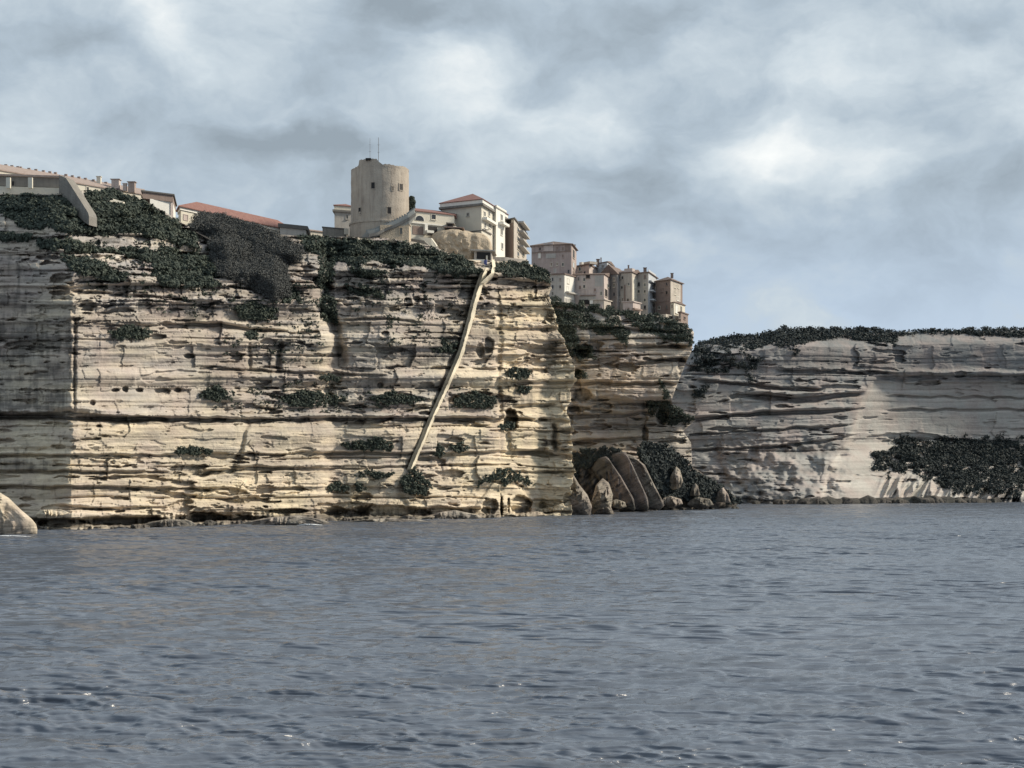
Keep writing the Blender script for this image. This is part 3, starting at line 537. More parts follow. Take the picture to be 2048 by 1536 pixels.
def obox(c, t, n, w_, h_, d0, d1):
    """8 corners of a box on a wall: centre c, tangent t, outward normal n, width, height, from d0 to d1 along n"""
    r = []
    for s in (-1, 1):
        for z in (-1, 1):
            for d in (d0, d1): r.append(c+t*(s*w_/2)+Vector((0, 0, z*h_/2))+n*d)
    return r
def boxes(name, lst, mat, parent=None, **k):
    bm = bmesh.new()
    for pts in lst:
        vs = [bm.verts.new(p) for p in pts]   # order: s z d
        for q in ((0, 1, 3, 2), (4, 6, 7, 5), (0, 4, 5, 1), (2, 3, 7, 6), (0, 2, 6, 4), (1, 5, 7, 3)): bm.faces.new([vs[i] for i in q])
    bmesh.ops.recalc_face_normals(bm, faces=bm.faces); me = bpy.data.meshes.new(name); bm.to_mesh(me); bm.free(); return link(name, me, mat, parent, **k)
def xy(px, Y): return Vector(((px-CX)*Y/F, Y, 0))
class Block:
    """rectangular building seen at corner M: face 'a' runs L-M, face 'b' runs M-R"""
    def __init__(s, L, Mm, R, pyt, pyb, mat, root, name='wall', extra=1.2, **k):
        s.root = root; s.L, s.M, s.R = xy(*L), xy(*Mm), xy(*R); s.B = s.L+s.R-s.M
        s.z1 = ZP(pyt, Mm[1]); s.z0 = ZP(pyb, Mm[1])-extra
        s.foot = [s.L, s.M, s.R, s.B]; s.cen = (s.L+s.M+s.R+s.B)/4
        s.wall = prism(name, s.foot, s.z0, s.z1, mat, root, **k)
    def face(s, f):
        p, q = (s.L, s.M) if f == 'a' else (s.M, s.R); t = (q-p); ln = t.length; t.normalize(); n = Vector((t.y, -t.x, 0))
        if n.dot(s.cen-p) > 0: n = -n
        return p, t, n, ln
    def at(s, f, px, py):
        p, t, n, ln = s.face(f); k = (px-CX)/F; u = (k*p.y-p.x)/(t.x-k*t.y); c = p+t*u; c = Vector((c.x, c.y, ZP(py, c.y))); return c, t, n
    def scale(s, f, px, py):
        c, t, n = s.at(f, px, py); c2, _, _ = s.at(f, px+1, py); return (c2-Vector((0, 0, c2.z-c.z))-c).length, c.y/F
    def window(s, f, px, py, wp, hp, frame='white', pane='glass', sill=True, fw=.13, name='window'):
        c, t, n = s.at(f, px, py); sx, sz = s.scale(f, px, py); ww, hh = wp*sx, hp*sz
        lst = [obox(c+t*((ww+fw)/2), t, n, fw, hh+2*fw, -.02, .12), obox(c-t*((ww+fw)/2), t, n, fw, hh+2*fw, -.02, .12),
               obox(c+Vector((0, 0, (hh+fw)/2)), t, n, ww-.01, fw, -.02, .115), obox(c-Vector((0, 0, (hh+fw)/2)), t, n, ww-.01, fw, -.02, .115)]
        if sill: lst.append(obox(c-Vector((0, 0, hh/2+fw+.07)), t, n, ww+2*fw+.2, .12, -.02, .25))
        o = boxes(name, lst, M[frame], s.root)
        g = boxes('pane', [obox(c, t, n, ww+.01, hh+.01, -.02, .03)], M[pane], s.root); g.parent = o; g.location = (0, 0, 0)
        return o
    def slab(s, f, px, py, wp, hp, d0, d1, mat, name, **k):
        c, t, n = s.at(f, px, py); sx, sz = s.scale(f, px, py); return boxes(name, [obox(c, t, n, wp*sx, hp*sz, d0, d1)], M[mat], s.root, **k)
    def expand(s, e):
        r = []
        for p, a, b in ((s.L, s.M, s.B), (s.M, s.L, s.R), (s.R, s.M, s.B), (s.B, s.L, s.R)): r.append(p+(p-a).normalized()*e+(p-b).normalized()*e)
        return r
    def band(s, z0, z1, e, mat, name='cornice'): return prism(name, s.expand(e), z0, z1, M[mat], s.root)
    def hip(s, rise, mat, over=.5, ridge=.35, axis=None, name='roof', z=None, thick=.2):
        z = s.z1 if z is None else z; e = s.expand(over); ab = (s.M-s.L).length; bb = (s.R-s.M).length
        if axis is None: axis = 'a' if ab > bb else 'b'
        c = sum(e, Vector())/4; d = (s.M-s.L) if axis == 'a' else (s.R-s.M); d = d*ridge/2
        pts = [Vector((p.x, p.y, z+.003)) for p in e]+[Vector((p.x, p.y, z+thick)) for p in e]+[Vector((c.x+d.x, c.y+d.y, z+rise)), Vector((c.x-d.x, c.y-d.y, z+rise))]
        return hull(name, pts, M[mat], s.root)
    def gable(s, rise, mat, over=.4, axis='a', name='roof'):
        z = s.z1; e = s.expand(over); pts = [Vector((p.x, p.y, z+.003)) for p in e]+[Vector((p.x, p.y, z+.2)) for p in e]
        if axis == 'a': q = [(e[0]+e[3])/2, (e[1]+e[2])/2]
        else: q = [(e[0]+e[1])/2, (e[3]+e[2])/2]
        return hull(name, pts+[Vector((p.x, p.y, z+rise)) for p in q], M[mat], s.root)
def chimney(root, px, py0, py1, Y, wp, mat='palepink', parent=None, cap=True):
    c = P(px, (py0+py1)/2, Y); hh = abs(py1-py0)*Y/F; ww = wp*Y/F; t = Vector((1, 0, 0)); n = Vector((0, -1, 0))
    l = [obox(c, t, n, ww, hh, -ww/2, ww/2)]
    if cap: l.append(obox(c+Vector((0, 0, hh/2+.06)), t, n, ww*1.3, .12, -ww*.65, ww*.65))
    o = boxes('chimney', l, M[mat], root)
    if parent: o.parent = parent; o.location = (0, 0, 0)
    return o
def bld(name, px, py, Y, label, cat='building', group=None): return empty(name, P(px, py, Y), label=label, cat=cat, group=group)
# ------------------------------------------------------------------ 1. barracks far left
r = bld('barracks', 130, 390, 325, 'long pale barracks with orange tiled roof and many small chimneys at the far left')
b = Block((-300, 304), (281, 356), (292, 372), 389, 402, M['cream'], r)
zt = b.z1; e = b.expand(.35); rdg = [(e[0]+e[3])/2, (e[1]+e[2])/2]
pts = [Vector((p.x, p.y, zt+.003)) for p in e]+[Vector((p.x, p.y, zt+.2)) for p in e]+[Vector((p.x, p.y, zt+2.6)) for p in rdg]
rf = hull('roof', pts, M['tilepale'], r)
cx = [12, 24, 36, 41, 58, 72, 87, 100, 111, 132, 145, 158, 171, 187, 212]
for i, x in enumerate(cx):
    Yc = float(np.interp(x, [-300, 281], [310, 361])); yt = float(np.interp(x, [0, 120, 212], [327, 346, 364])); chimney(r, x, yt, yt+14, Yc, 5.5, 'tilepale', rf, cap=False)
for x, y0, y1, wd, mt in ((198, 354, 372, 8, 'cream'), (232, 360, 378, 15, 'palepink'), (250, 368, 382, 7, 'palepink'), (264, 365, 386, 13, 'tilepale')): chimney(r, x, y0, y1, 352, wd, mt, rf)
for x in (150, 175, 205, 235): b.window('a', x, float(np.interp(x, [150, 235], [372, 388])), 4, 5, 'cream')
# gallery of concrete posts in front of the barracks
r = bld('concrete_gallery', 60, 388, 308, 'low concrete gallery with pale posts and shaded openings, below the orange roof at far left')
g = Block((-260, 316), (124, 322), (128, 334), 376, 388, M['cream'], r, name='parapet')
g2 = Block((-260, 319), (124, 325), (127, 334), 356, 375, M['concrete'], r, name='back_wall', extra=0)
prism('roof_slab', [p for p in g2.expand(.6)], g2.z1+.003, g2.z1+.35, M['tilepale'], r)
for x in (-110, -50, 17, 61): c = P(x, 366, 319.5); boxes('post', [obox(c, Vector((1, 0, 0)), Vector((0, -1, 0)), .8, 2.05, -.3, .3)], M['cream'], r)
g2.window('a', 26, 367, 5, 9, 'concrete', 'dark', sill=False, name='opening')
# sloping buttress wall
def slopewall(name, top, bot, Y0, Y1, th, mat, label, cat='wall'):
    n = len(top); v = []; f = []
    for i in range(n):
        Y = Y0+(Y1-Y0)*i/(n-1)
        for q in (top[i], bot[i]):
            for dd in (0, th): v.append(P(q[0], q[1], Y)+Vector((dd*.35, dd, 0)))
    for i in range(n-1):
        a = 4*i; c = 4*(i+1)
        f += [(a, a+2, c+2, c), (a+1, c+1, c+3, a+3), (a, c, c+1, a+1), (a+2, a+3, c+3, c+2)]
    f += [(0, 1, 3, 2), (4*n-4, 4*n-2, 4*n-1, 4*n-3)]
    me = bpy.data.meshes.new(name); me.from_pydata([tuple(p) for p in v], [], f); bm = bmesh.new(); bm.from_mesh(me); bmesh.ops.recalc_face_normals(bm, faces=bm.faces); bm.to_mesh(me); bm.free()
    o = link(name, me, M[mat]); tag(o, label, cat); return o
slopewall('buttress_wall', [(118, 350), (132, 356), (150, 384), (176, 425), (178, 432)], [(118, 392), (132, 402), (150, 426), (168, 444), (178, 450)], 318, 312, 2.5, 'retain', 'grey sloping buttress wall running down into the scrub beside the concrete gallery')
slopewall('garden_wall', [(205, 392), (222, 396), (245, 403)], [(212, 408), (226, 414), (245, 406)], 327, 330, .8, 'cream', 'short broken cream wall lying in the scrub right of the buttress wall')
# flat roofed lookout
r = bld('lookout_building', 325, 430, 335, 'small white building with dark overhanging flat top between barracks and long hall')
b = Block((300, 342), (346, 346), (351, 358), 404, 438, M['white'], r)
bt = Block((285, 341), (346, 345.5), (351.5, 359), 391, 404, M['brown'], r, name='dark_storey', extra=-.01)
prism('roof_slab', bt.expand(.35), bt.z1+.003, bt.z1+.3, M['roofgrey'], r)
b.slab('a', 343, 420, 5, 34, -.01, .2, 'palepink', 'corner_pier')
# ------------------------------------------------------------------ 2. red roofed hall
r = bld('long_hall', 470, 450, 385, 'long cream hall with low red tiled hip roof behind the grey brown thicket')
b = Block((357, 372), (362, 366), (588, 402), 417, 460, M['cream'], r)
b.band(b.z1-.35, b.z1+.25, .35, 'white', 'cornice')
b.hip(2.6, 'tile', over=.9, ridge=.72, axis='b', z=b.z1+.25)
b.window('b', 371, 435, 8, 10, 'palepink', 'palepink', sill=False, name='niche')
for x in (501, 512, 522, 533, 546, 558): b.window('b', x, float(np.interp(x, [500, 560], [447, 458])), 3.2, 8, 'cream', 'dark', sill=False, fw=.08)
for x in (478, 442): b.slab('b', x, 409+.13*(x-420), 3, 3, -6.5, -5.8, 'tile', 'roof_vent')
# low sheds between hall and tower
r = bld('flat_roofed_shed', 590, 460, 392, 'low shed with a black flat roof behind the thicket, right of the long hall'); b = Block((560, 388), (612, 392), (618, 402), 460, 470, M['greyr'], r); prism('roof', b.expand(.5), b.z1+.003, b.z1+.9, M['roofgrey'], r)
r = bld('tiled_outbuilding', 630, 465, 410, 'tiny outbuilding whose orange tiled roof just shows left of the round tower'); b = Block((606, 406), (648, 410), (654, 420), 465, 474, M['cream'], r); b.gable(1.1, 'tilepale')
r = bld('terrace_wall', 680, 466, 398, 'low olive grey terrace wall left of the round tower foot', 'wall'); b = Block((645, 392), (690, 395), (697, 408), 459, 476, M['retain'], r, name='wall'); prism('coping', b.expand(.15), b.z1+.003, b.z1+.25, M['roofgrey'], r); b.slab('a', 692, 463, 8, 12, -.2, .3, 'cream', 'end_pier')
# building left of tower
r = bld('side_house', 685, 455, 420, 'pale house with red roof half hidden behind the left of the round tower')
b = Block((669, 414), (704, 416), (716, 436), 414, 468, M['palepink'], r); b.wall.data.materials[0] = M['greyr']
b.band(b.z1-1.5, b.z1-1.0, .5, 'concrete', 'cornice'); b.band(b.z1-1.0, b.z1, .1, 'cream', 'parapet'); b.hip(1.8, 'tile', over=.3, ridge=.3)
b.window('a', 694, 434, 4, 7, 'greyr', 'shutter')
# ------------------------------------------------------------------ 3. the round tower
def tower():
    Yc = 396.; c = xy(760, Yc); z0 = ZP(478, Yc)-1.5; zt = ZP(332, Yc-7); R0 = 57.5*Yc/F
    r = empty('round_tower', (c.x, c.y, ZP(475, Yc)), label='massive round stone tower with a raised section of parapet and small dark windows', cat='tower')
    n = 96; nz = 60; v = []; rng = np.random.default_rng(4)
    zs = np.linspace(z0, zt, nz); zc = ZP(441, Yc-7)
    for z in zs:
        for i in range(n):
            a = 2*math.pi*i/n; rr = R0*(1+0.012*(zt-z)/(zt-z0)); rr += .10*(fbm(np.array(a*6), np.array(z*.8), 3, 5)-.5)*2
            # flattened facet: an old seam right of the centre
            da = (a-(-math.pi/2+.30)); rr -= .35*math.exp(-(da/.05)**2)*(z > zc)
            if z < zc: rr += .25
            v.append((c.x+rr*math.cos(a), c.y+rr*math.sin(a), z))
    f = [(j*n+i, j*n+(i+1) % n, (j+1)*n+(i+1) % n, (j+1)*n+i) for j in range(nz-1) for i in range(n)]
    me = bpy.data.meshes.new('body'); me.from_pydata(v, [], f); me.polygons.foreach_set('use_smooth', [True]*len(f)); link('body', me, M['towerstone'], r)
    # parapet of varying height, as a thick ring with a floor
    def top(a):
        x = math.cos(a); front = math.sin(a) < .35; hgt = .05+.5*(x > 0)
        px = 760+57*x
        if math.sin(a) < .2:
            if 722 < px < 757: return 1.75
            if 757 <= px < 767: return 1.75-1.2*(px-757)/10
            if px < 722: return 0.12+.35*max(0, (px-712)/10)
        return .45+.1*math.sin(a*9)
    ro, ri = R0+.02, R0-1.1; v = []; n = 160
    for i in range(n):
        a = 2*math.pi*i/n; h = top(a)+.08*math.sin(i*1.7)
        for q, z in ((ro, zt-.02), (ro, zt+h), (ri, zt+h), (ri, zt-.6)): v.append((c.x+q*math.cos(a), c.y+q*math.sin(a), z))
    f = []
    for i in range(n):
        j = (i+1) % n
        for k in range(3): f.append((4*i+k, 4*j+k, 4*j+k+1, 4*i+k+1))
    f.append(tuple(4*i+3 for i in range(n)))
    me = bpy.data.meshes.new('parapet'); me.from_pydata(v, [], f); link('parapet', me, M['towerstone'], r)
    # string course
    def ring(name, ro, ri, z0, z1, mat, a0=0, a1=2*math.pi, n=90):
        v = []
        for i in range(n+1):
            a = a0+(a1-a0)*i/n
            for q, z in ((ro, z0), (ro, z1), (ri, z1), (ri, z0)): v.append((c.x+q*math.cos(a), c.y+q*math.sin(a), z))
        f = [(4*i+k, 4*i+4+k, 4*i+4+(k+1) % 4, 4*i+(k+1) % 4) for i in range(n) for k in range(4)]+[(0, 1, 2, 3), (4*n+3, 4*n+2, 4*n+1, 4*n)]
        me = bpy.data.meshes.new(name); me.from_pydata(v, [], f); return link(name, me, M[mat], r)
    ring('string_course', R0+.5, R0-.5, zc-.25, zc+.15, 'towerstone')
    for px, py, wp, hp in ((751, 371, 7, 12), (804, 374, 6, 12), (724, 422, 5, 13), (782, 421, 7, 13), (789, 377, 2, 8)):
        sx = (px-760)/57.5; a = -math.acos(sx); n_ = Vector((math.cos(a), math.sin(a), 0)); t = Vector((-n_.y, n_.x, 0)); cc = Vector((c.x, c.y, 0))+n_*R0; ww = wp*Yc/F/max(.45, abs(math.sin(a))); hh = hp*Yc/F; cc.z = ZP(py, cc.y)
        o = boxes('window', [obox(cc+t*(ww/2+.09), t, n_, .18, hh+.3, -.3, .14), obox(cc-t*(ww/2+.09), t, n_, .18, hh+.3, -.3, .14), obox(cc+Vector((0, 0, hh/2+.1)), t, n_, ww-.01, .2, -.3, .13), obox(cc-Vector((0, 0, hh/2+.1)), t, n_, ww-.01, .2, -.3, .13)], M['towerstone'], r)
        g = boxes('pane', [obox(cc, t, n_, ww+.01, hh+.01, -.3, .08)], M['dark'], r); g.parent = o; g.location = (0, 0, 0)
    p = P(737, 319, Yc-6.5); boxes('turret_cap', [obox(p, Vector((1, 0, 0)), Vector((0, -1, 0)), 1.3, .5, -.6, .6)], M['dark'], r)
    return c, zt
tower()
def mast(px, y0, y1, Y, rad, label):
    a = P(px, y1, Y); b_ = P(px, y0, Y); bm = bmesh.new(); h = b_.z-a.z
    bmesh.ops.create_cone(bm, cap_ends=True, segments=8, radius1=rad*1.5, radius2=rad, depth=h)
    for q in (0.25, .0): 
        s = bmesh.ops.create_cone(bm, cap_ends=True, segments=6, radius1=rad*.6, radius2=rad*.6, depth=.6)
        for vv in s['verts']: x, z = vv.co.x, vv.co.z; vv.co.x = z; vv.co.z = x+h*q
    me = bpy.data.meshes.new('antenna_mast'); bm.to_mesh(me); bm.free(); o = link('antenna_mast', me, M['metal']); o.location = (a+b_)/2; tag(o, label, 'antenna', 'antenna masts on the round tower')
mast(740, 276, 330, 392, .035, 'thin faint antenna mast on the raised parapet, the left one of two'); mast(757, 275, 334, 397, .055, 'taller antenna mast standing on the round tower, the right one of two')
# stair ramp against tower
def ramp():
    r = bld('stair_ramp', 780, 450, 386, 'grey green flight of steps climbing the right foot of the round tower', 'staircase')
    top = [(734, 462), (752, 458), (765, 451), (790, 441), (815, 428), (828, 418)]; bot = [(720, 476), (745, 474), (770, 470), (795, 462), (818, 446), (830, 430)]
    v = []; f = []; n = len(top)
    for i in range(n):
        Y = 385+i*.8
        for q in (top[i], bot[i]):
            for dd in (0, 3.0): v.append(P(q[0], q[1], Y)+Vector((0, dd, 0)))
    for i in range(n-1): a = 4*i; c = a+4; f += [(a, a+2, c+2, c), (a+1, c+1, c+3, a+3), (a, c, c+1, a+1), (a+2, a+3, c+3, c+2)]
    f += [(0, 1, 3, 2), (4*n-4, 4*n-2, 4*n-1, 4*n-3)]
    me = bpy.data.meshes.new('flight'); me.from_pydata([tuple(x) for x in v], [], f); link('flight', me, M['ramp'], r)
    l = []
    for i in range(26):
        u = i/25; k = u*(n-1); j = min(int(k), n-2); w_ = k-j; x = top[j][0]*(1-w_)+top[j+1][0]*w_; y = top[j][1]*(1-w_)+top[j+1][1]*w_
        c = P(x, y, 386.6+u*4); l.append(obox(c, Vector((1, 0, 0)), Vector((0, -1, 0)), .36, .34, -1.2, .9))
    boxes('steps', l, M['ramp'], r)
    sw = [(P(a[0], a[1]+9, 384.4+i*.8), a) for i, a in enumerate(top)]
    l = []
    for i in range(n-1):
        a = P(top[i][0]+4, top[i][1]+7, 384.6+i*.8); c = P(top[i+1][0]+4, top[i+1][1]+7, 384.6+(i+1)*.8); d = .55; dn = Vector((0, 0, -.7)); bk = Vector((0, -.5, 0))
        l.append([a+dn, a+dn+bk, a, a+bk, c+dn, c+dn+bk, c, c+bk])
    boxes('parapet', l, M['concrete'], r)
    # pale wall below the ramp
    bw = Block((760, 386), (818, 388), (822, 398), 452, 476, M['rockwall'], r, name='base_wall'); bw.window('a', 802, 462, 5, 12, 'rockwall', 'shutter', sill=False, name='door')
ramp()
# ------------------------------------------------------------------ 4. villa and its wing
r = bld('villa_wing', 870, 470, 418, 'low wing with long red tiled roof and half round window joining tower and villa')
b = Block((815, 412), (908, 420), (914, 432), 431, 480, M['cream'], r)
pts = [Vector((p.x, p.y, b.z1+.003)) for p in b.expand(.4)]; back = [pts[2]+Vector((0, 0, 2.7)), pts[3]+Vector((0, 0, 2.7))]
hull('roof', pts+[p+Vector((0, 0, .2)) for p in pts]+back, M['tile'], r)
# half round window
c, t, n_ = b.at('a', 839, 441); R = 10*c.y/F
def fan(name, RR, d0, d1, mat, parent=None):
    bm = bmesh.new(); A = [c+t*(RR*math.cos(a))+Vector((0, 0, RR*.95*math.sin(a))) for a in np.linspace(0, math.pi, 17)]
    f0 = [bm.verts.new(p+n_*d0) for p in A]; f1 = [bm.verts.new(p+n_*d1) for p in A]; bm.faces.new(f0); bm.faces.new(f1[::-1])
    for i in range(len(A)): j = (i+1) % len(A); bm.faces.new((f0[i], f0[j], f1[j], f1[i]))
    bmesh.ops.recalc_face_normals(bm, faces=bm.faces); me = bpy.data.meshes.new(name); bm.to_mesh(me); bm.free(); return link(name, me, M[mat], r)
o = fan('window', R*1.14, -.02, .1, 'white'); g = fan('pane', R, -.02, .13, 'glass'); g.parent = o; g.location = (0, 0, 0)
b.window('a', 867, 434, 8, 9, 'cream', 'glass', sill=True)
b.slab('a', 862, 449, 100, 2.5, -.01, .35, 'white', 'cornice')
b.slab('a', 836, 461, 22, 17, -.01, .1, 'brown', 'garage_door'); b.slab('a', 864, 462, 20, 18, -.01, .12, 'dark', 'opening'); b.slab('a', 849, 459, 6, 20, -.01, .9, 'white', 'pillar'); b.slab('a', 853, 465, 14, 5, .9, 1.9, 'white', 'balcony')
# parked-on-roof boat-like canopies above the bastion
r = bld('villa', 950, 460, 424, 'large cream villa with red hip roof, bright right side with balconies, beside the stair head')
b = Block((884, 428), (963, 422), (1012, 446), 410, 516, M['greyr'], r)
b.wall.data.materials[0] = m_plain('villa_render', (0.60, 0.565, 0.48), var=.3, streak=.3, c2=(0.40, 0.37, 0.32))
b.band(b.z1-.2, b.z1+.35, .75, 'concrete', 'cornice'); b.band(b.z1+.35, b.z1+1.3, .5, 'white', 'parapet'); b.hip(3.9, 'tile', over=.75, ridge=.15, z=b.z1+1.3, thick=.15)
# lit bays on the right side
bb = Block((986, 433.5), (992, 432.5), (1010, 441), 414, 518, M['white'], r, name='bay'); bb.band(bb.z1-.1, bb.z1+.4, .5, 'white', 'bay_cornice')
for x, y in ((969, 428), (978, 427), (970, 451), (979, 451)): b.window('b', x, y, 3.4, 9, 'white', 'shutter')
for x, y in ((1003, 435), (1003, 464), (1004, 492)): bb.window('b', x, y, 3.6, 11, 'white', 'shutter')
b.slab('b', 975, 443, 21, 5, -.01, 1.3, 'white', 'balcony'); bb.slab('b', 1003, 449, 12, 5, -.01, 1.4, 'white', 'balcony'); b.slab('b', 973, 463.5, 18, 2, -.01, .5, 'greyr', 'ledge')
b.window('a', 936, 429, 4, 5, 'greyr', 'shutter', name='vent'); b.slab('a', 930, 464, 95, 1.5, -.01, .25, 'concrete', 'string_course')
r = bld('awning_shelter', 905, 458, 416, 'dark slatted shelter roof on top of the cream rock wall in front of the villa', 'shelter')
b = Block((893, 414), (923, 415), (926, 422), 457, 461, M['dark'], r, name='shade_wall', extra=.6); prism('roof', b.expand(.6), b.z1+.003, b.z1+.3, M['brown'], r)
b2 = Block((896, 417), (905, 417.5), (907, 420), 448, 456, M['dark'], r, name='hut', extra=0); prism('hut_roof', b2.expand(.5), b2.z1+.003, b2.z1+.25, M['concrete'], r)
# cream rock bastion
def bastion():
    out = [(862, 470), (875, 462), (893, 459), (925, 461), (945, 466), (968, 468), (980, 480), (985, 500), (986, 516), (960, 520), (900, 512), (872, 508), (872, 490), (858, 482)]
    rng = np.random.default_rng(2); c = np.array([925., 490.]); n = 60; nr_ = 24; a = np.linspace(0, 2*math.pi, n, endpoint=False); pts = np.array(out, float)
    ang = np.mod(np.arctan2(pts[:, 1]-c[1], pts[:, 0]-c[0]), 2*math.pi); rr = np.hypot(*(pts-c).T); o = np.argsort(ang); R = np.interp(a, ang[o], rr[o], period=2*math.pi)
    u = np.linspace(0, 1, nr_); px = c[0]+np.outer(u, R*np.cos(a)); py = c[1]+np.outer(u, R*np.sin(a)); Y = 415.5-2.0*np.sqrt(np.clip(1-u[:, None]**4, 0, 1))+1.6*(fbm(px/9., py/9., 4, 3)-.5)*2*0.6+(px-925)*.03; Y[-1] += 5
    v = np.stack([(px-CX)*Y/F, Y, H+(HY-py)*Y/F], -1).reshape(-1, 3); i = np.arange(nr_-1)[:, None]*n; j = np.arange(n)[None, :]
    f = np.stack([i+j, i+(j+1) % n, i+n+(j+1) % n, i+n+j], -1).reshape(-1, 4); o = link('rock_bastion', mesh_np('rock_bastion', v, f), M['rockwall']); tag(o, 'rough cream rock wall shoring up the terrace below the villa', 'wall')
bastion()
slopewall('terrace_wall', [(770, 474), (815, 476), (848, 481), (866, 498), (874, 492)], [(770, 482), (815, 492), (848, 500), (868, 508), (874, 512)], 404, 406, 1, 'retain', 'dark stone retaining wall with sloping end between tower foot and cream rock wall')
slopewall('terrace_wall', [(836, 474), (862, 476), (872, 490)], [(850, 484), (864, 496), (872, 500)], 407, 408, 1, 'cream', 'small pale wall with green stains beside the cream rock wall')
slopewall('path_wall', [(874, 504), (900, 508), (930, 514), (1010, 514), (1054, 520)], [(874, 510), (900, 514), (930, 522), (1010, 526), (1054, 528)], 411, 424, 1, 'tan', 'long low stone wall edging the path at the stair head below the villa')
r = bld('stair_gatehouse', 965, 516, 411, 'small stair head shelter with pale flat roof and dark opening below the villa', 'shelter')
b = Block((948, 410), (983, 411), (986, 418), 503, 522, M['tan'], r); b.slab('a', 967, 512, 27, 15, -.01, .15, 'dark', 'opening'); prism('roof', b.expand(.9), b.z1+.003, b.z1+.3, M['greyr'], r); b.slab('a', 973, 517, 3, 11, .15, .5, 'cream', 'post')
slopewall('landing_wall', [(937, 520), (950, 518), (968, 519)], [(942, 532), (955, 537), (968, 542)], 404.5, 404.5, 1.2, 'white', 'bright white plastered landing wall left of the stair head')
slopewall('landing_door', [(968, 520), (973, 519)], [(968, 536), (973, 536)], 404, 404, .4, 'blue', 'narrow blue door panel beside the white landing wall', 'door')
# brown building right of villa
r = bld('brown_tenement', 1035, 500, 446, 'brown shaded tenement with stacked small balconies just right of the villa')
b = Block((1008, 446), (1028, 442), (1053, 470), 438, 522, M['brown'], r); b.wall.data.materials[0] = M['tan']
prism('roof', b.expand(.5), b.z1+.003, b.z1+.35, M['roofgrey'], r); b.slab('a', 1018, 443, 8, 8, -.01, .08, 'dark', 'opening')
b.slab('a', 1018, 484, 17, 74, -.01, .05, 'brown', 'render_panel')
for y in (452, 470, 486, 500): b.slab('b', 1043, y, 13, 3, -.01, 1.5, 'greyr', 'balcony'); b.window('b', 1036, y+8, 3, 8, 'cream', 'glass'); b.window('b', 1046, y+8, 3, 8, 'cream', 'glass')
# ------------------------------------------------------------------ 5. clifftop town
def house(name, L, Mm, R, yt, yb, mat, label, roof=None, wins=(), slabs=(), group='houses of the clifftop town', extra=3.0, pane='glass', frame='cream'):
    r = bld(name, Mm[0], yb, Mm[1], label, 'house', group); b = Block(L, Mm, R, yt, yb, M[mat], r, extra=extra)
    if roof:
        kind, rise, rm = roof
        if kind == 'hip': rf = b.hip(rise, rm, over=.6, ridge=.2)
        elif kind == 'gable': rf = b.gable(rise, rm)
        elif kind == 'gableb': rf = b.gable(rise, rm, axis='b')
        else: rf = prism('roof', b.expand(.35), b.z1+.003, b.z1+rise, M[rm], r)
    for w_ in wins: b.window(w_[0], *w_[1:5], frame=w_[5] if len(w_) > 5 else frame, pane=w_[6] if len(w_) > 6 else pane)
    for s_ in slabs: b.slab(*s_)
    rr = np.random.default_rng(int(Mm[0])+int(yt))
    for fc, (xa, xb) in (('a', (L[0], Mm[0])), ('b', (Mm[0], R[0]))):
        wpx = xb-xa; nx = max(1, int(wpx/11))
        for ix in range(nx):
            for wy in np.arange(yt+9, yb-14, 15):
                wx_ = xa+wpx*(ix+.5)/nx; wy_ = wy+rr.uniform(-1.5, 1.5)
                if rr.random() < .35 or any(w_[0] == fc and abs(w_[1]-wx_) < 7 and abs(w_[2]-wy_) < 11 for w_ in wins) or any(q[0] == fc and abs(q[1]-wx_) < q[3]/2+3 and abs(q[2]-wy_) < q[4]/2+5 for q in slabs): continue
                b.window(fc, wx_, wy_, rr.uniform(2.6, 3.6), rr.uniform(5, 7), frame=mat if rr.random() < .5 else 'cream', pane=['glass', 'shutter', 'brown', 'dark'][int(rr.integers(4))], fw=.1)
    return b
hA = house('town_house', (1063, 522), (1143, 518), (1153, 532), 489, 600, 'pink', 'tall pink brown house with shallow hip roof, leftmost of the clifftop row', ('hip', 2.1, 'tiledark'),
      [('a', 1079, 511, 5, 10, 'palepink', 'white'), ('a', 1110, 541, 5, 8, 'palepink', 'greyr'), ('b', 1147, 508, 3, 16, 'cream', 'dark'), ('b', 1147, 530, 3, 10, 'cream', 'bluewhite'), ('b', 1147, 556, 3, 26, 'cream', 'brown'), ('b', 1147, 590, 3, 16, 'cream', 'brown')],
      [('a', 1097, 494, 19, 17, -.01, .25, 'palepink', 'plaster_panel'), ('a', 1102, 512, 20, 9, -.01, .1, 'greyr', 'plaster_panel'), ('a', 1135, 494, 10, 14, -.01, .12, 'brown', 'recess'), ('a', 1103, 504, 78, 1.6, -.01, .22, 'brown', 'string_course')])
r = hA.root
hA2 = house('town_house', (1098, 514), (1128, 512), (1150, 519), 549, 616, 'greyr', 'grey rendered lower house with pale right side below the tall pink brown house', ('flat', .4, 'tiledark'),
      [('b', 1136, 562, 4, 9, 'cream', 'brown'), ('b', 1135, 577, 4, 8, 'white', 'white'), ('b', 1136, 600, 4, 9, 'white', 'greyr')], [('b', 1140, 587, 20, 3, -.01, 1.4, 'greyr', 'balcony'), ('b', 1138, 575, 18, 46, -.01, .06, 'white', 'plaster_panel')])
house('town_house', (1150, 536), (1178, 530), (1200, 545), 530, 600, 'palepink', 'ruinous pale pink house top with broken parapet, second along the clifftop skyline', ('flat', .5, 'tiledark'), [('a', 1160, 538, 4, 7), ('a', 1170, 545, 3, 5, 'palepink', 'dark')],
      [('a', 1162, 528, 5, 7, -2.5, .2, 'white', 'parapet_block'), ('a', 1174, 526, 12, 5, -3, .1, 'tan', 'parapet_block')])
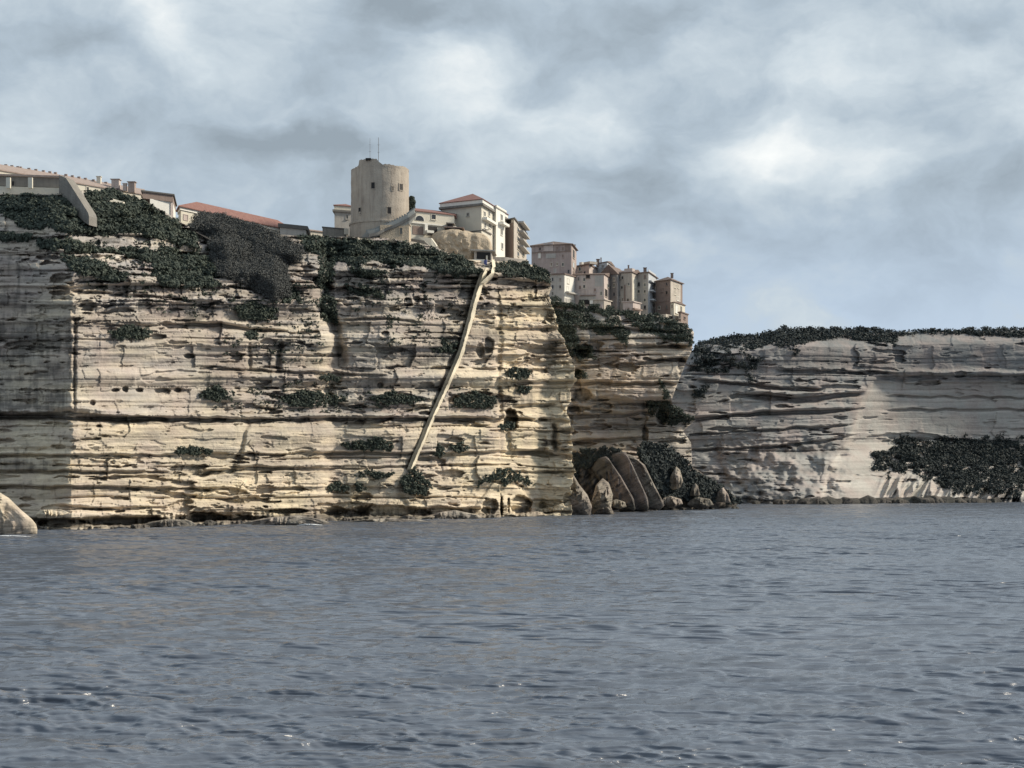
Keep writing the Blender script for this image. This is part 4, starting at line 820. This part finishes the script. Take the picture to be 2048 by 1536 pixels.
house('town_house', (1140, 520), (1208, 518), (1224, 531), 549, 622, 'palepink', 'broad pinkish house with rounded patch of grey render and dark undercroft arch', ('gable', 1.3, 'tiledark'),
      [('a', 1176, 553, 7, 6, 'brown', 'dark'), ('b', 1212, 586, 5, 14, 'tan', 'dark'), ('a', 1160, 575, 4, 7, 'palepink', 'brown'), ('a', 1190, 580, 4, 6, 'palepink', 'brown')], [('a', 1175, 596, 34, 7, -.01, .12, 'greyr', 'plaster_panel'), ('a', 1171, 604, 26, 9, -.01, .25, 'dark', 'undercroft'), ('a', 1198, 562, 16, 22, -.01, .06, 'greyr', 'plaster_panel'), ('a', 1176, 591, 30, 2, -.01, .5, 'brown', 'arch_band')])
house('town_house', (1192, 541), (1214, 536), (1228, 548), 524, 560, 'bluewhite', 'white rooftop house with small tiled roof and chimney, highest of the middle skyline', ('gable', .9, 'tiledark'), [('a', 1206, 533, 5, 5, 'bluewhite', 'slate')])
house('town_house', (1200, 530), (1234, 525), (1256, 536), 548, 634, 'slate', 'dark slate grey gabled house wall in the middle of the clifftop row', ('gableb', 3.4, 'tiledark'), [('a', 1220, 575, 3, 6, 'slate', 'dark'), ('b', 1242, 570, 3, 6, 'tan', 'dark'), ('b', 1240, 600, 3, 6, 'tan', 'dark'), ('a', 1224, 604, 4, 7, 'tan', 'dark')])
house('town_house', (1180, 516), (1208, 515), (1222, 520), 600, 640, 'tan', 'crumbling tan annex with dark holes below the broad pinkish house', ('flat', .3, 'tan'), [('a', 1196, 612, 5, 8, 'greyr', 'dark'), ('a', 1187, 626, 4, 8, 'greyr', 'dark'), ('b', 1214, 618, 4, 9, 'tan', 'dark')], [('a', 1183, 615, 6, 28, -.01, .5, 'white', 'buttress'), ('a', 1203, 622, 5, 26, -.01, .5, 'palepink', 'buttress')])
house('town_house', (1226, 529), (1264, 526), (1284, 537), 545, 632, 'tan', 'tan house with two slit windows on a bright cream vertical strip', ('gable', 1.6, 'tiledark'),
      [('b', 1270.5, 569, 2.6, 14, 'cream', 'dark'), ('b', 1270.5, 590, 2.6, 12, 'cream', 'dark'), ('a', 1244, 575, 3, 5, 'tan', 'dark'), ('a', 1256, 600, 3, 5, 'tan', 'dark')], [('b', 1270.5, 580, 11, 46, -.01, .05, 'cream', 'plaster_strip'), ('a', 1257, 541, 16, 8, -2, .2, 'palepink', 'dormer'), ('a', 1238, 600, 2, 60, -.01, .3, 'brown', 'drain_pipe'), ('a', 1250, 600, 2, 60, -.01, .3, 'brown', 'drain_pipe')])
house('town_house', (1272, 532), (1296, 529), (1314, 545), 545, 640, 'slate', 'narrow grey house with pale blue white side full of small balconies', ('hip', 1.3, 'tiledark'),
      [('b', 1301, 561, 3, 7, 'bluewhite', 'slate'), ('b', 1302, 575, 3, 6, 'bluewhite', 'slate'), ('b', 1303, 612, 3, 10, 'bluewhite', 'slate'), ('b', 1303, 630, 3, 12, 'bluewhite', 'slate')],
      [('b', 1304, 566, 14, 2, -.01, 1, 'bluewhite', 'balcony'), ('b', 1306, 586, 16, 2.5, -.01, 1.4, 'bluewhite', 'balcony'), ('b', 1307, 604, 16, 2.5, -.01, 1.6, 'bluewhite', 'balcony'), ('b', 1304, 590, 15, 92, -.01, .1, 'bluewhite', 'plaster_panel')]).wall.data.materials[0] = M['greyr']
house('town_house', (1246, 518), (1266, 517), (1281, 522), 604, 640, 'palepink', 'low pink annex with dark porch hood below the cream strip of the tan house', ('flat', .3, 'palepink'), [('b', 1272, 630, 6, 12, 'white', 'white'), ('a', 1257, 618, 4, 5, 'palepink', 'brown')], [('b', 1272, 619, 16, 3, -.01, .9, 'brown', 'porch_hood'), ('a', 1263, 624, 6, 5, -.01, .2, 'dark', 'opening')])
hZ = house('town_house', (1311, 535), (1341, 530), (1365, 541), 560, 642, 'brown', 'separate square brown house with tiled hip roof and chimney near the cliff end', ('hip', 1.9, 'tiledark'),
      [('b', 1350, 572, 4, 6, 'cream', 'shutter'), ('b', 1356, 573, 3, 6, 'cream', 'shutter'), ('b', 1350, 586, 4, 6, 'cream', 'shutter'), ('b', 1355, 597, 4, 7, 'white', 'shutter'), ('a', 1325, 580, 3, 6, 'brown', 'brown')], [('b', 1351, 597, 20, 68, -.01, .06, 'tan', 'plaster_panel'), ('a', 1325, 603, 27, 1.4, -.01, .15, 'brown', 'string_course')])
chimney(hZ.root, 1344, 547, 556, 534, 5, 'brown')
chimney(hA.root, 1149, 490, 500, 528, 4, 'greyr')
house('town_house', (1341, 524), (1348, 522), (1370, 532), 605, 650, 'cream', 'small cream annex with lean-to tiled roof at the foot of the separate brown house', ('gable', .7, 'tiledark'), [('b', 1353, 618, 5, 16, 'white', 'white'), ('b', 1362, 618, 3, 10, 'cream', 'shutter')])
house('town_house', (1357, 521), (1362, 520), (1376, 528), 625, 662, 'brown', 'lowest brown stone outbuilding perched on the outer tip of the cliff', ('flat', .35, 'tiledark'), [('b', 1369, 636, 3, 4, 'brown', 'dark')])
house('town_house', (1318, 520), (1332, 518), (1350, 524), 628, 658, 'tan', 'rubble retaining house base with round dark opening below the separate brown house', None, [('b', 1341, 636, 8, 9, 'tan', 'dark')])
# rooftop aerials and chimneys of the row
for x, y0, y1, Y, wd, mt, lab in ((1202, 516, 525, 541, 2.5, 'palepink', 'slim chimney pot rising above the white rooftop house'), (1196, 519, 530, 540, 6, 'brown', 'squat brown chimney stack left of the white rooftop house'), (1257, 531, 538, 530, 3, 'brown', 'small brown chimney above the dormer of the tan house'), (1290, 536, 545, 535, 6, 'brown', 'short chimney on the narrow grey house roof')):
    o = chimney(None, x, y0, y1+3, Y, wd, mt); tag(o, lab, 'chimney', 'rooftop chimneys of the clifftop town')
# ------------------------------------------------------------------ 6. the staircase cut in the cliff
def staircase():
    path = [(974, 536), (968, 552), (963, 566), (957, 585), (950, 610), (943, 640), (935, 668), (926, 700), (915, 728), (900, 762), (885, 796), (870, 828), (858, 856), (846, 886), (834, 912), (824, 938)]
    top = [(986, 519), (988, 532), (985, 546), (974, 556), (964, 566)]
    r = empty('cliff_staircase', P(824, 938, depth_main(np.array(824.), np.array(938.), False)), label='long straight pale stone staircase with parapet descending diagonally across the cliff', cat='staircase')
    def resample(pp, n):
        a = np.array(pp, float); s = np.concatenate([[0], np.cumsum(np.hypot(*np.diff(a, axis=0).T))]); q = np.linspace(0, s[-1], n); return np.stack([np.interp(q, s, a[:, 0]), np.interp(q, s, a[:, 1])], 1)
    def ribbon(name, pp, halfw, proud, back, mat, n=160, jit=.0, toph=0.):
        a = resample(pp, n); Yb = depth_main(a[:, 0], a[:, 1], False); k = np.ones(9)/9; Yb = np.convolve(np.pad(Yb, 4, mode='edge'), k, 'valid')
        hw = np.broadcast_to(np.asarray(halfw(np.linspace(0, 1, n))), (n,))*(1+jit*(vn(np.arange(n)/2., 0, 6)-.5)); v = []; f = []
        for i in range(n):
            Y = Yb[i]-proud
            for sx, dd in ((-1, 0), (1, 0), (1, back), (-1, back)): v.append(tuple(P(a[i, 0]+sx*hw[i], a[i, 1], Y+sx*hw[i]*.2)+Vector((0, dd, 0))))
        for i in range(n-1):
            for q in range(4): f.append((4*i+q, 4*i+(q+1) % 4, 4*i+4+(q+1) % 4, 4*i+4+q))
        f += [(0, 3, 2, 1), (4*n-4, 4*n-3, 4*n-2, 4*n-1)]
        me = bpy.data.meshes.new(name); me.from_pydata(v, [], f); return link(name, me, M[mat], r)
    ribbon('parapet', path, lambda u: 3.0-1.0*u, 2.2, 4.5, 'stair', jit=.5)
    ribbon('upper_flight', top, lambda u: 3.0+0*u, 4.0, 6, 'stair', n=30, jit=.2)
    ribbon('ramp_floor', [(x-5.5+2.2*i/15, y) for i, (x, y) in enumerate(path)], lambda u: 3.6-1.5*u, -1.2, 3.5, 'retain', jit=.3)  # floor strip kept dark to paint the shadow line beside the parapet
    a = resample(path, 190); l = []
    for x, y in a:
        Y = float(depth_main(np.array(x), np.array(y), False)); l.append(obox(P(x-5.5, y, Y-.6), Vector((1, 0, 0)), Vector((0, -1, 0)), .85, .16, -2, .85))
    boxes('steps', l, M['stair'], r)
staircase()
# ------------------------------------------------------------------ 7. boulders
def rock(name, out, Y, th, label, cat='boulder', group=None, warm=.4, stain_shade=.2, rough=1.0, tilt=0.0, seed=1, cen=None, bedrot=0.0, mat='boulder', n=90, nr_=34, domep=2.6):
    pts = np.array(out, float); c = np.array(cen if cen else pts.mean(0)); a = np.linspace(0, 2*math.pi, n, endpoint=False)
    # radial outline by ray/segment intersection
    R = np.zeros(n)
    for i, t in enumerate(a):
        d = np.array([math.cos(t), math.sin(t)]); best = 0
        for j in range(len(pts)):
            p0 = pts[j]-c; e = pts[(j+1) % len(pts)]-pts[j]; den = d[0]*e[1]-d[1]*e[0]
            if abs(den) < 1e-9: continue
            s = (p0[0]*e[1]-p0[1]*e[0])/den; w_ = (p0[0]*d[1]-p0[1]*d[0])/den
            if s > 0 and -1e-6 <= w_ <= 1+1e-6: best = max(best, s)
        R[i] = best
    V = []
    for side in (1, -1):
        u = np.linspace(0, 1, nr_)**.8; px = c[0]+np.outer(u, R*np.cos(a)); py = c[1]+np.outer(u, R*np.sin(a))
        dome = np.sqrt(np.clip(1-u[:, None]**max(domep, 12), 0, 1)); sc = th
        rk = np.random.default_rng(seed*7+side); hw = max(4., np.ptp(pts[:, 0])/2); hh = max(4., np.ptp(pts[:, 1])/2); fac = np.full(px.shape, 1.0)
        for kk in range(9 if domep < 9 else 4):
            an = rk.uniform(0, 6.28); sl = rk.uniform(.35, 1.15)*(1 if domep < 9 else .35); fac = np.minimum(fac, rk.uniform(.85, 1.2)+.12-sl*((px-c[0])/hw*math.cos(an)+(py-c[1])/hh*math.sin(an)+.18*(fbm(px/12., py/12., 3, kk)-.5)))
        dome = dome*np.clip(fac, .12, 1.1)
        nz = (fbm(px/14., py/14., 5, seed)-.5)*2*1.0+(hsh(np.floor(px/13.+py/30.+.6*fbm(px/9., py/9., 2, 3)), np.floor(py/17.-px/40.), seed)-.5)*1.1
        rid = fbm((px*math.cos(bedrot)+py*math.sin(bedrot))/3.4, (py*math.cos(bedrot)-px*math.sin(bedrot))/60., 3, seed+4)-.5
        Yv = Y-side*(sc*dome*1.25*(1+rough*.22*nz)+rough*2.0*rid*dome+rough*1.5*sst(.62, .72, fbm(px/6., py/22., 3, seed+9))*dome)+tilt*(px-c[0])
        V.append(np.stack([(px-CX)*Yv/F, Yv, H+(HY-py)*Yv/F], -1).reshape(-1, 3))
        if side == 1: ax, ay = px, py
    i = np.arange(nr_-1)[:, None]*n; j = np.arange(n)[None, :]; f = np.stack([i+j, i+(j+1) % n, i+n+(j+1) % n, i+n+j], -1).reshape(-1, 4)
    v = np.concatenate(V); f2 = f[:, ::-1]+n*nr_; cr, sr = math.cos(bedrot), math.sin(bedrot)
    bx = np.concatenate([(ax*cr+ay*sr).ravel()]*2)*.1; by = np.concatenate([(ay*cr-ax*sr).ravel()]*2)*.1
    if bedrot: bx, by = by, bx
    me = mesh_np(name, v, np.concatenate([f[:, ::-1], f2[:, ::-1]]), {'bed': ('FLOAT_VECTOR', np.stack([bx, by, 0*bx+seed], -1)), 'warm': ('FLOAT', np.full(len(v), warm)), 'stain_shade': ('FLOAT', stain_shade+.55*sst(3.2, 1.2, v[:, 2]))})
    o = link(name, me, M[mat]); tag(o, label, cat, group); return o
rock('boulder', [(-200, 930), (-60, 950), (0, 985), (18, 996), (40, 1018), (62, 1036), (75, 1052), (74, 1074), (-200, 1090)], 271, 4, 'pale wedge of bedded rock sloping into the sea at the far left edge', warm=.75, stain_shade=.05, seed=2, cen=(-60, 1030), mat='cliff', domep=5, rough=.7)
for pp, Y, lab, sd_ in (([(268, 1054), (300, 1044), (335, 1038), (378, 1040), (394, 1049), (384, 1056), (272, 1060)], 316, 'flat tan rock shelf awash at the foot of the cliff, nearest the left wedge', 61),
    ([(468, 1050), (500, 1042), (545, 1034), (600, 1031), (655, 1041), (664, 1048), (600, 1056), (480, 1056)], 331, 'broad low tan rock shelf under the curved dark undercut, beside the foam', 62),
    ([(664, 1046), (720, 1040), (770, 1036), (840, 1039), (866, 1045), (780, 1052), (670, 1052)], 356, 'long thin olive rock shelf at the waterline below the stair foot', 63),
    ([(846, 1034), (880, 1024), (910, 1020), (958, 1030), (966, 1038), (900, 1044), (850, 1044)], 387, 'low lumpy rock shelf left of the long white slab', 64)):
    rock('rock_shelf', pp, Y, 2.2, lab, cat='rock shelf', group='rock shelves at the near waterline', warm=.35, stain_shade=.15, seed=sd_, mat='cliff', domep=5)
rock('boulder', [(70, 1030), (80, 1020), (120, 1018), (140, 1026), (110, 1036), (76, 1036)], 296, 1.2, 'small white rounded rock lying against the cliff behind the pale wedge', warm=.9, stain_shade=0, seed=3, mat='cliff')
rock('boulder', [(928, 999), (940, 998), (970, 1014), (980, 1030), (972, 1032), (960, 1018)], 404, 1.0, 'long white slab leaning at the water beside the tent shaped buttress', warm=.9, stain_shade=-.1, seed=6, mat='cliff')
rock('boulder', [(1128, 985), (1136, 955), (1146, 948), (1158, 968), (1175, 990), (1184, 1012), (1180, 1034), (1128, 1034), (1120, 1010)], 431, 4, 'tall cone shaped grey rock standing in the water left of the upright pale rock', warm=.35, stain_shade=.25, rough=1.5, seed=7, bedrot=1.2)
rock('boulder', [(1184, 1000), (1192, 970), (1205, 956), (1218, 966), (1226, 990), (1222, 1015), (1230, 1030), (1184, 1033), (1180, 1015)], 440, 4, 'upright pale rounded rock standing between the cone rock and the leaning slabs', warm=.5, stain_shade=.15, rough=1.2, seed=8, bedrot=1.3)
rock('boulder', [(1220, 1004), (1232, 998), (1250, 1004), (1253, 1014), (1240, 1018), (1224, 1014)], 452, 1.5, 'small smooth oval boulder lying against the leaning slabs', warm=.6, stain_shade=0, seed=9)
rock('boulder', [(1138, 918), (1160, 905), (1200, 895), (1240, 905), (1250, 925), (1230, 960), (1222, 1000), (1220, 1024), (1150, 1026), (1142, 960)], 486, 5, 'dark arched rock mass behind the cone rock, topped with scrub', warm=.2, stain_shade=.4, rough=1.6, seed=10, bedrot=.9, mat='darkrock')
rock('rock_slab', [(1182, 936), (1196, 916), (1214, 912), (1242, 952), (1268, 998), (1272, 1022), (1238, 1024), (1224, 990), (1198, 962)], 477, 2.4, 'brown leaning slab with a thin raised rib, nearest the upright pale rock', cat='rock slab', group='leaning slabs', warm=.12, stain_shade=.42, seed=11, bedrot=1.05, tilt=-.09, rough=.6, domep=18, mat='darkrock')
rock('rock_slab', [(1200, 916), (1224, 904), (1252, 904), (1270, 940), (1296, 998), (1298, 1022), (1252, 1022), (1230, 975)], 479, 2.2, 'broad dark grey smooth leaning slab, the middle one of three', cat='rock slab', group='leaning slabs', warm=0.0, stain_shade=.34, seed=12, bedrot=1.1, rough=.35, tilt=-.10, domep=18, mat='darkrock')
rock('rock_slab', [(1234, 904), (1264, 910), (1290, 930), (1302, 956), (1316, 984), (1330, 1010), (1320, 1020), (1280, 1018), (1258, 960)], 486, 2.6, 'banded brown leaning slab with bright right edge, rightmost of three', cat='rock slab', group='leaning slabs', warm=.15, stain_shade=.4, seed=13, bedrot=1.1, tilt=-.07, rough=.8, domep=18)
def depth_tal(px, py, full=True):
    return 499-.05*(py-880)+.24*(px-1290)+(3.0*(fbm(px/14., py/14., 4, 4)-.5)*2 if full else 0)
def talus():
    poly = [(1276, 905), (1284, 888), (1312, 884), (1350, 905), (1388, 935), (1430, 965), (1468, 990), (1480, 1004), (1470, 1014), (1400, 1022), (1322, 1024), (1312, 990), (1290, 950)]
    rock('talus_slope', poly, 516, 3, None, warm=.3, stain_shade=.3, rough=1.4, mat='darkrock', seed=21, cen=(1360, 970), tilt=.24, bedrot=1.0, n=160, nr_=60)
    o = bpy.data.objects['talus_slope']; o['kind'] = 'structure'
talus()
dt2 = lambda x, y, full=True: 516+.24*(x-1360)-5.0-1.5*np.sqrt(np.clip(1-((x-1360)/110.)**2, 0, 1))
carpet('talus_scrub', [[(1278, 905), (1286, 888), (1312, 884), (1350, 905), (1390, 938), (1430, 966), (1482, 1002), (1462, 1006), (1440, 985), (1420, 1004), (1385, 1000), (1340, 1000), (1322, 996), (1300, 950)]], dt2, M['farleaf'], 'dark scrub covering the rocky spur at the foot of the town cliff', .22, .9, 10, .45, lift=.6, gaps=.33, seed=33)
for i, (pp, Y, wm) in enumerate((([(1336, 972), (1342, 950), (1352, 932), (1360, 940), (1366, 962), (1360, 976), (1346, 980)], 509, .55), ([(1378, 992), (1384, 972), (1390, 966), (1396, 972), (1400, 992)], 519, .3), ([(1428, 1004), (1436, 984), (1446, 974), (1456, 988), (1462, 1006)], 532, .35), ([(1318, 1006), (1326, 996), (1342, 992), (1362, 998), (1366, 1008), (1340, 1016)], 507, .6), ([(1372, 1010), (1380, 1000), (1396, 994), (1420, 998), (1428, 1010), (1400, 1020)], 519, .3))):
    rock('boulder', pp, Y-6, 2, ['pointed pale rock sticking out of the dark scrub at the middle of the spur', 'slender upright grey rock fin above the shore of the spur', 'pointed grey rock near the outer tip of the spur', 'flat pale boulder on the shore right of the leaning slabs', 'broad grey boulder on the spur shore, right of the flat pale one'][i], warm=wm, stain_shade=.2, seed=40+i, rough=1.6)
carpet('arch_scrub', [[(1142, 915), (1165, 900), (1200, 892), (1240, 902), (1250, 920), (1225, 930), (1195, 922), (1160, 940), (1148, 960)]], lambda x, y, full=True: 480.+0*x, M['farleaf'], 'dark scrub draped over the top of the arched rock mass', .2, .7, 9, .32, lift=.3, gaps=.25, seed=34)
# small shore rocks
rg = np.random.default_rng(77)
def shore(n, x0, x1, yf, off, s0, s1, grp, lab, mat='boulder', stain_shade=.45):
    for i in range(n):
        x = rg.uniform(x0, x1)*.3+.7*(x0+(x1-x0)*(i+.5)/n); Y = float(yf(x))-off*rg.uniform(.2, 1); yb = HY+H*F/Y; s = rg.uniform(s0, s1)
        k = 9; pts = [(x+s*math.cos(2*math.pi*j/k)*rg.uniform(.8, 1.5), yb-s*.05+s*.72*math.sin(2*math.pi*j/k)*rg.uniform(.6, 1.15)) for j in range(k)]
        rock('shore_rock', pts, Y, s*Y/F*.8, lab, cat='rock', group=grp, warm=rg.uniform(.1, .6), stain_shade=stain_shade, seed=100+i, n=24, nr_=8, mat=mat, cen=(x, yb))
shore(46, 80, 1130, lambda x: float(D0(x))-4.5, 5, 4, 13, 'wave worn rocks along the near cliff foot', 'low wave worn rock awash at the foot of the near cliff')
shore(14, 1240, 1480, curve([(1240, 485), (1290, 497), (1480, 545)]), 8, 4, 11, 'dark rocks along the spur shore', 'small dark rock awash at the foot of the scrubby spur', mat='darkrock')
shore(60, 1480, 2060, lambda x: float(depth_far(np.array(float(x)), np.array(1003.), False))-8, 8, 8, 22, 'dark rocks along the far shore', 'small black rock along the shoreline of the far cliff', stain_shade=.5, mat='darkrock')
# foam
o = rock('foam_patch', [(-60, 1074), (0, 1070.5), (40, 1071), (78, 1072), (84, 1074), (50, 1077), (-60, 1079)], 262, .3, None, mat='boulder', n=24, nr_=6); o.data.materials[0] = M['foam']; tag(o, 'thin white line of foam along the foot of the pale wedge', 'foam'); o['kind'] = 'stuff'
o = rock('foam_patch', [(592, 1050), (605, 1047.5), (640, 1048), (646, 1050), (630, 1052), (600, 1052)], 326, .3, None, mat='boulder', n=24, nr_=6); o.data.materials[0] = M['foam']; tag(o, 'small white patch of breaking foam on the water below the near cliff', 'foam'); o['kind'] = 'stuff'
# ------------------------------------------------------------------ 8. shrubs one can point at
def shrub(poly, dfun, label, group='shrubs rooted on ledges of the cliff', mat='leaf', lift=.8, name='shrub', seed=1, dens=.30, size=.26, edge=8, rad=.38):
    rng = np.random.default_rng(seed); a = np.array(poly, float); x0, y0 = a.min(0)-3; x1, y1 = a.max(0)+3; n = max(30, int((x1-x0)*(y1-y0)*dens)); x = rng.uniform(x0, x1, n); y = rng.uniform(y0, y1, n)
    k = inpoly(x+edge*2*(fbm(x/6., y/5., 2, seed)-.5), y+edge*1.4*(fbm(x/6.+9, y/5., 2, seed)-.5), poly); k &= fbm(x/5., y/2.6, 3, seed+7) > .40; x, y = x[k], y[k]; cy = a[:, 1].mean()
    Y = float(np.min(dfun(a[:, 0], a[:, 1], False)))*0+dfun(x, 0*x+a[:, 1].max(), False)-lift-.0*(y-cy)+rng.uniform(-.6, .6, len(x)); C = np.stack([(x-CX)*Y/F, Y, H+(HY-y)*Y/F], 1)
    v, f, t = leaves(C, rad, 9, size, rng, tone0=np.clip(.5+2*(fbm(x/7., y/5., 2, seed+3)-.5), 0, 1))
    base = C.mean(0); base[2] = C[:, 2].min(); me = mesh_np(name, v-base, f, {'tone': ('FLOAT', t)})
    root = empty(name, base, label=label, cat='shrub', group=group); link('foliage', me, M[mat]).parent = root
    bm = bmesh.new(); bmesh.ops.create_cone(bm, cap_ends=True, segments=7, radius1=.16, radius2=.07, depth=1.6, matrix=__import__('mathutils').Matrix.Translation((0, .4, .5))); me = bpy.data.meshes.new('stem'); bm.to_mesh(me); bm.free(); o = link('stem', me, M['bark']); o.parent = root
    return root
def lens(x0, x1, y0, y1, k=.45): m = x0+(x1-x0)*k; return [(x0, (y0+y1)/2+1), (x0+(m-x0)*.5, y0+(y1-y0)*.25), (m, y0), (m+(x1-m)*.5, y0+(y1-y0)*.3), (x1, (y0+y1)/2), (x1-(x1-m)*.3, y1-1), (m, y1), (x0+(m-x0)*.3, y1-2)]
SH = [(lens(220, 306, 649, 677), 'long leaf shaped green shrub filling the niche at the upper left of the cliff'), (lens(342, 432, 893, 908), 'low green mound of scrub on the ledge at lower left below the long dark crack'),
      (lens(680, 790, 876, 900, .7), 'large flat topped shrub on the ledge left of the lower stair'), (lens(400, 470, 772, 800), 'dark shrub on the stepped ledges just above the long dark crack, left half of cliff'),
      (lens(740, 850, 784, 808), 'wide humped shrub above the long dark crack, left of the stair'), (lens(560, 690, 780, 812, .4), 'trailing shrub above the long dark crack below the fractured blocks'),
      (lens(860, 912, 672, 706), 'dark shrub hanging in a hollow left of the middle stair'), (lens(896, 940, 886, 902), 'thin spread of scrub right of the lower stair'), (lens(862, 888, 882, 912), 'small pointed shrub touching the right of the lower stair'),
      (lens(800, 862, 935, 988), 'bushy green shrub at the very foot of the staircase'), (lens(655, 700, 962, 982), 'rounded low shrub in a niche near the water, left one of a pair'), (lens(704, 732, 966, 982), 'smaller low shrub in a niche near the water, right one of a pair'),
      (lens(710, 790, 940, 955, .3), 'long dark shrub on a thin ledge left of the stair foot'), ([(948, 974), (968, 956), (990, 944), (1010, 936), (1036, 946), (1076, 970), (1052, 966), (1034, 960), (1012, 972), (996, 956), (972, 966)], 'spreading tent shaped scrub capping the tent shaped buttress at the waterline'), (lens(905, 1000, 782, 815), 'broad dark scrub under the bright rock patch right of the middle stair'),
      (lens(1010, 1062, 732, 756), 'dark shrub on the bright nose of the cliff, upper of two'), (lens(1030, 1062, 770, 786), 'small dark shrub on the bright nose of the cliff, lower of two'), (lens(640, 680, 746, 760), 'small round topped shrub in the middle of the cliff face'),
      (lens(490, 520, 660, 680), 'ragged shrub below the dark horizontal overhang of the upper cliff'), (lens(1000, 1030, 840, 862), 'shrub hanging in the dark cave right of the stair'), (lens(905, 930, 505, 545), 'tall dark shrub beside the white landing wall'),
      (lens(1040, 1100, 528, 560, .5), 'rounded green shrub on top of the cliff nose'), (lens(470, 560, 595, 640), 'dark shrub below the dry thicket on the upper cliff')]
for i, (pl, lab) in enumerate(SH): shrub(pl, depth_main, lab, seed=200+i)
# evergreen beside the tower
def tree(px, y0, y1, Y, wpx, label):
    rng = np.random.default_rng(9); base = P(px, y1, Y); r = empty('evergreen_tree', base, label=label, cat='tree'); h = (y1-y0)*Y/F; n = 260; t = rng.random(n); a = rng.uniform(0, 6.28, n); rr = wpx*Y/F/2*np.sin(np.clip(t, .05, 1)*2.7)*rng.uniform(.4, 1, n)
    C = np.stack([rr*np.cos(a), rr*np.sin(a), h*(.18+.8*t)], 1); v, f, tn = leaves(C, .45, 10, .26, rng); link('crown', mesh_np('crown', v, f, {'tone': ('FLOAT', tn)}), M['leaf']).parent = r
    bm = bmesh.new(); bmesh.ops.create_cone(bm, cap_ends=True, segments=8, radius1=.25, radius2=.06, depth=h*.9, matrix=__import__('mathutils').Matrix.Translation((0, 0, h*.45))); me = bpy.data.meshes.new('trunk'); bm.to_mesh(me); bm.free(); link('trunk', me, M['bark']).parent = r
tree(823, 393, 442, 408, 14, 'narrow dark evergreen tree behind the right side of the round tower')
SC.render.film_transparent = False
if hasattr(SC, 'cycles'):
    SC.cycles.sample_clamp_direct = 1.2; SC.cycles.sample_clamp_indirect = 2.0
    SC.cycles.max_bounces = 5; SC.cycles.diffuse_bounces = 3; SC.cycles.glossy_bounces = 3
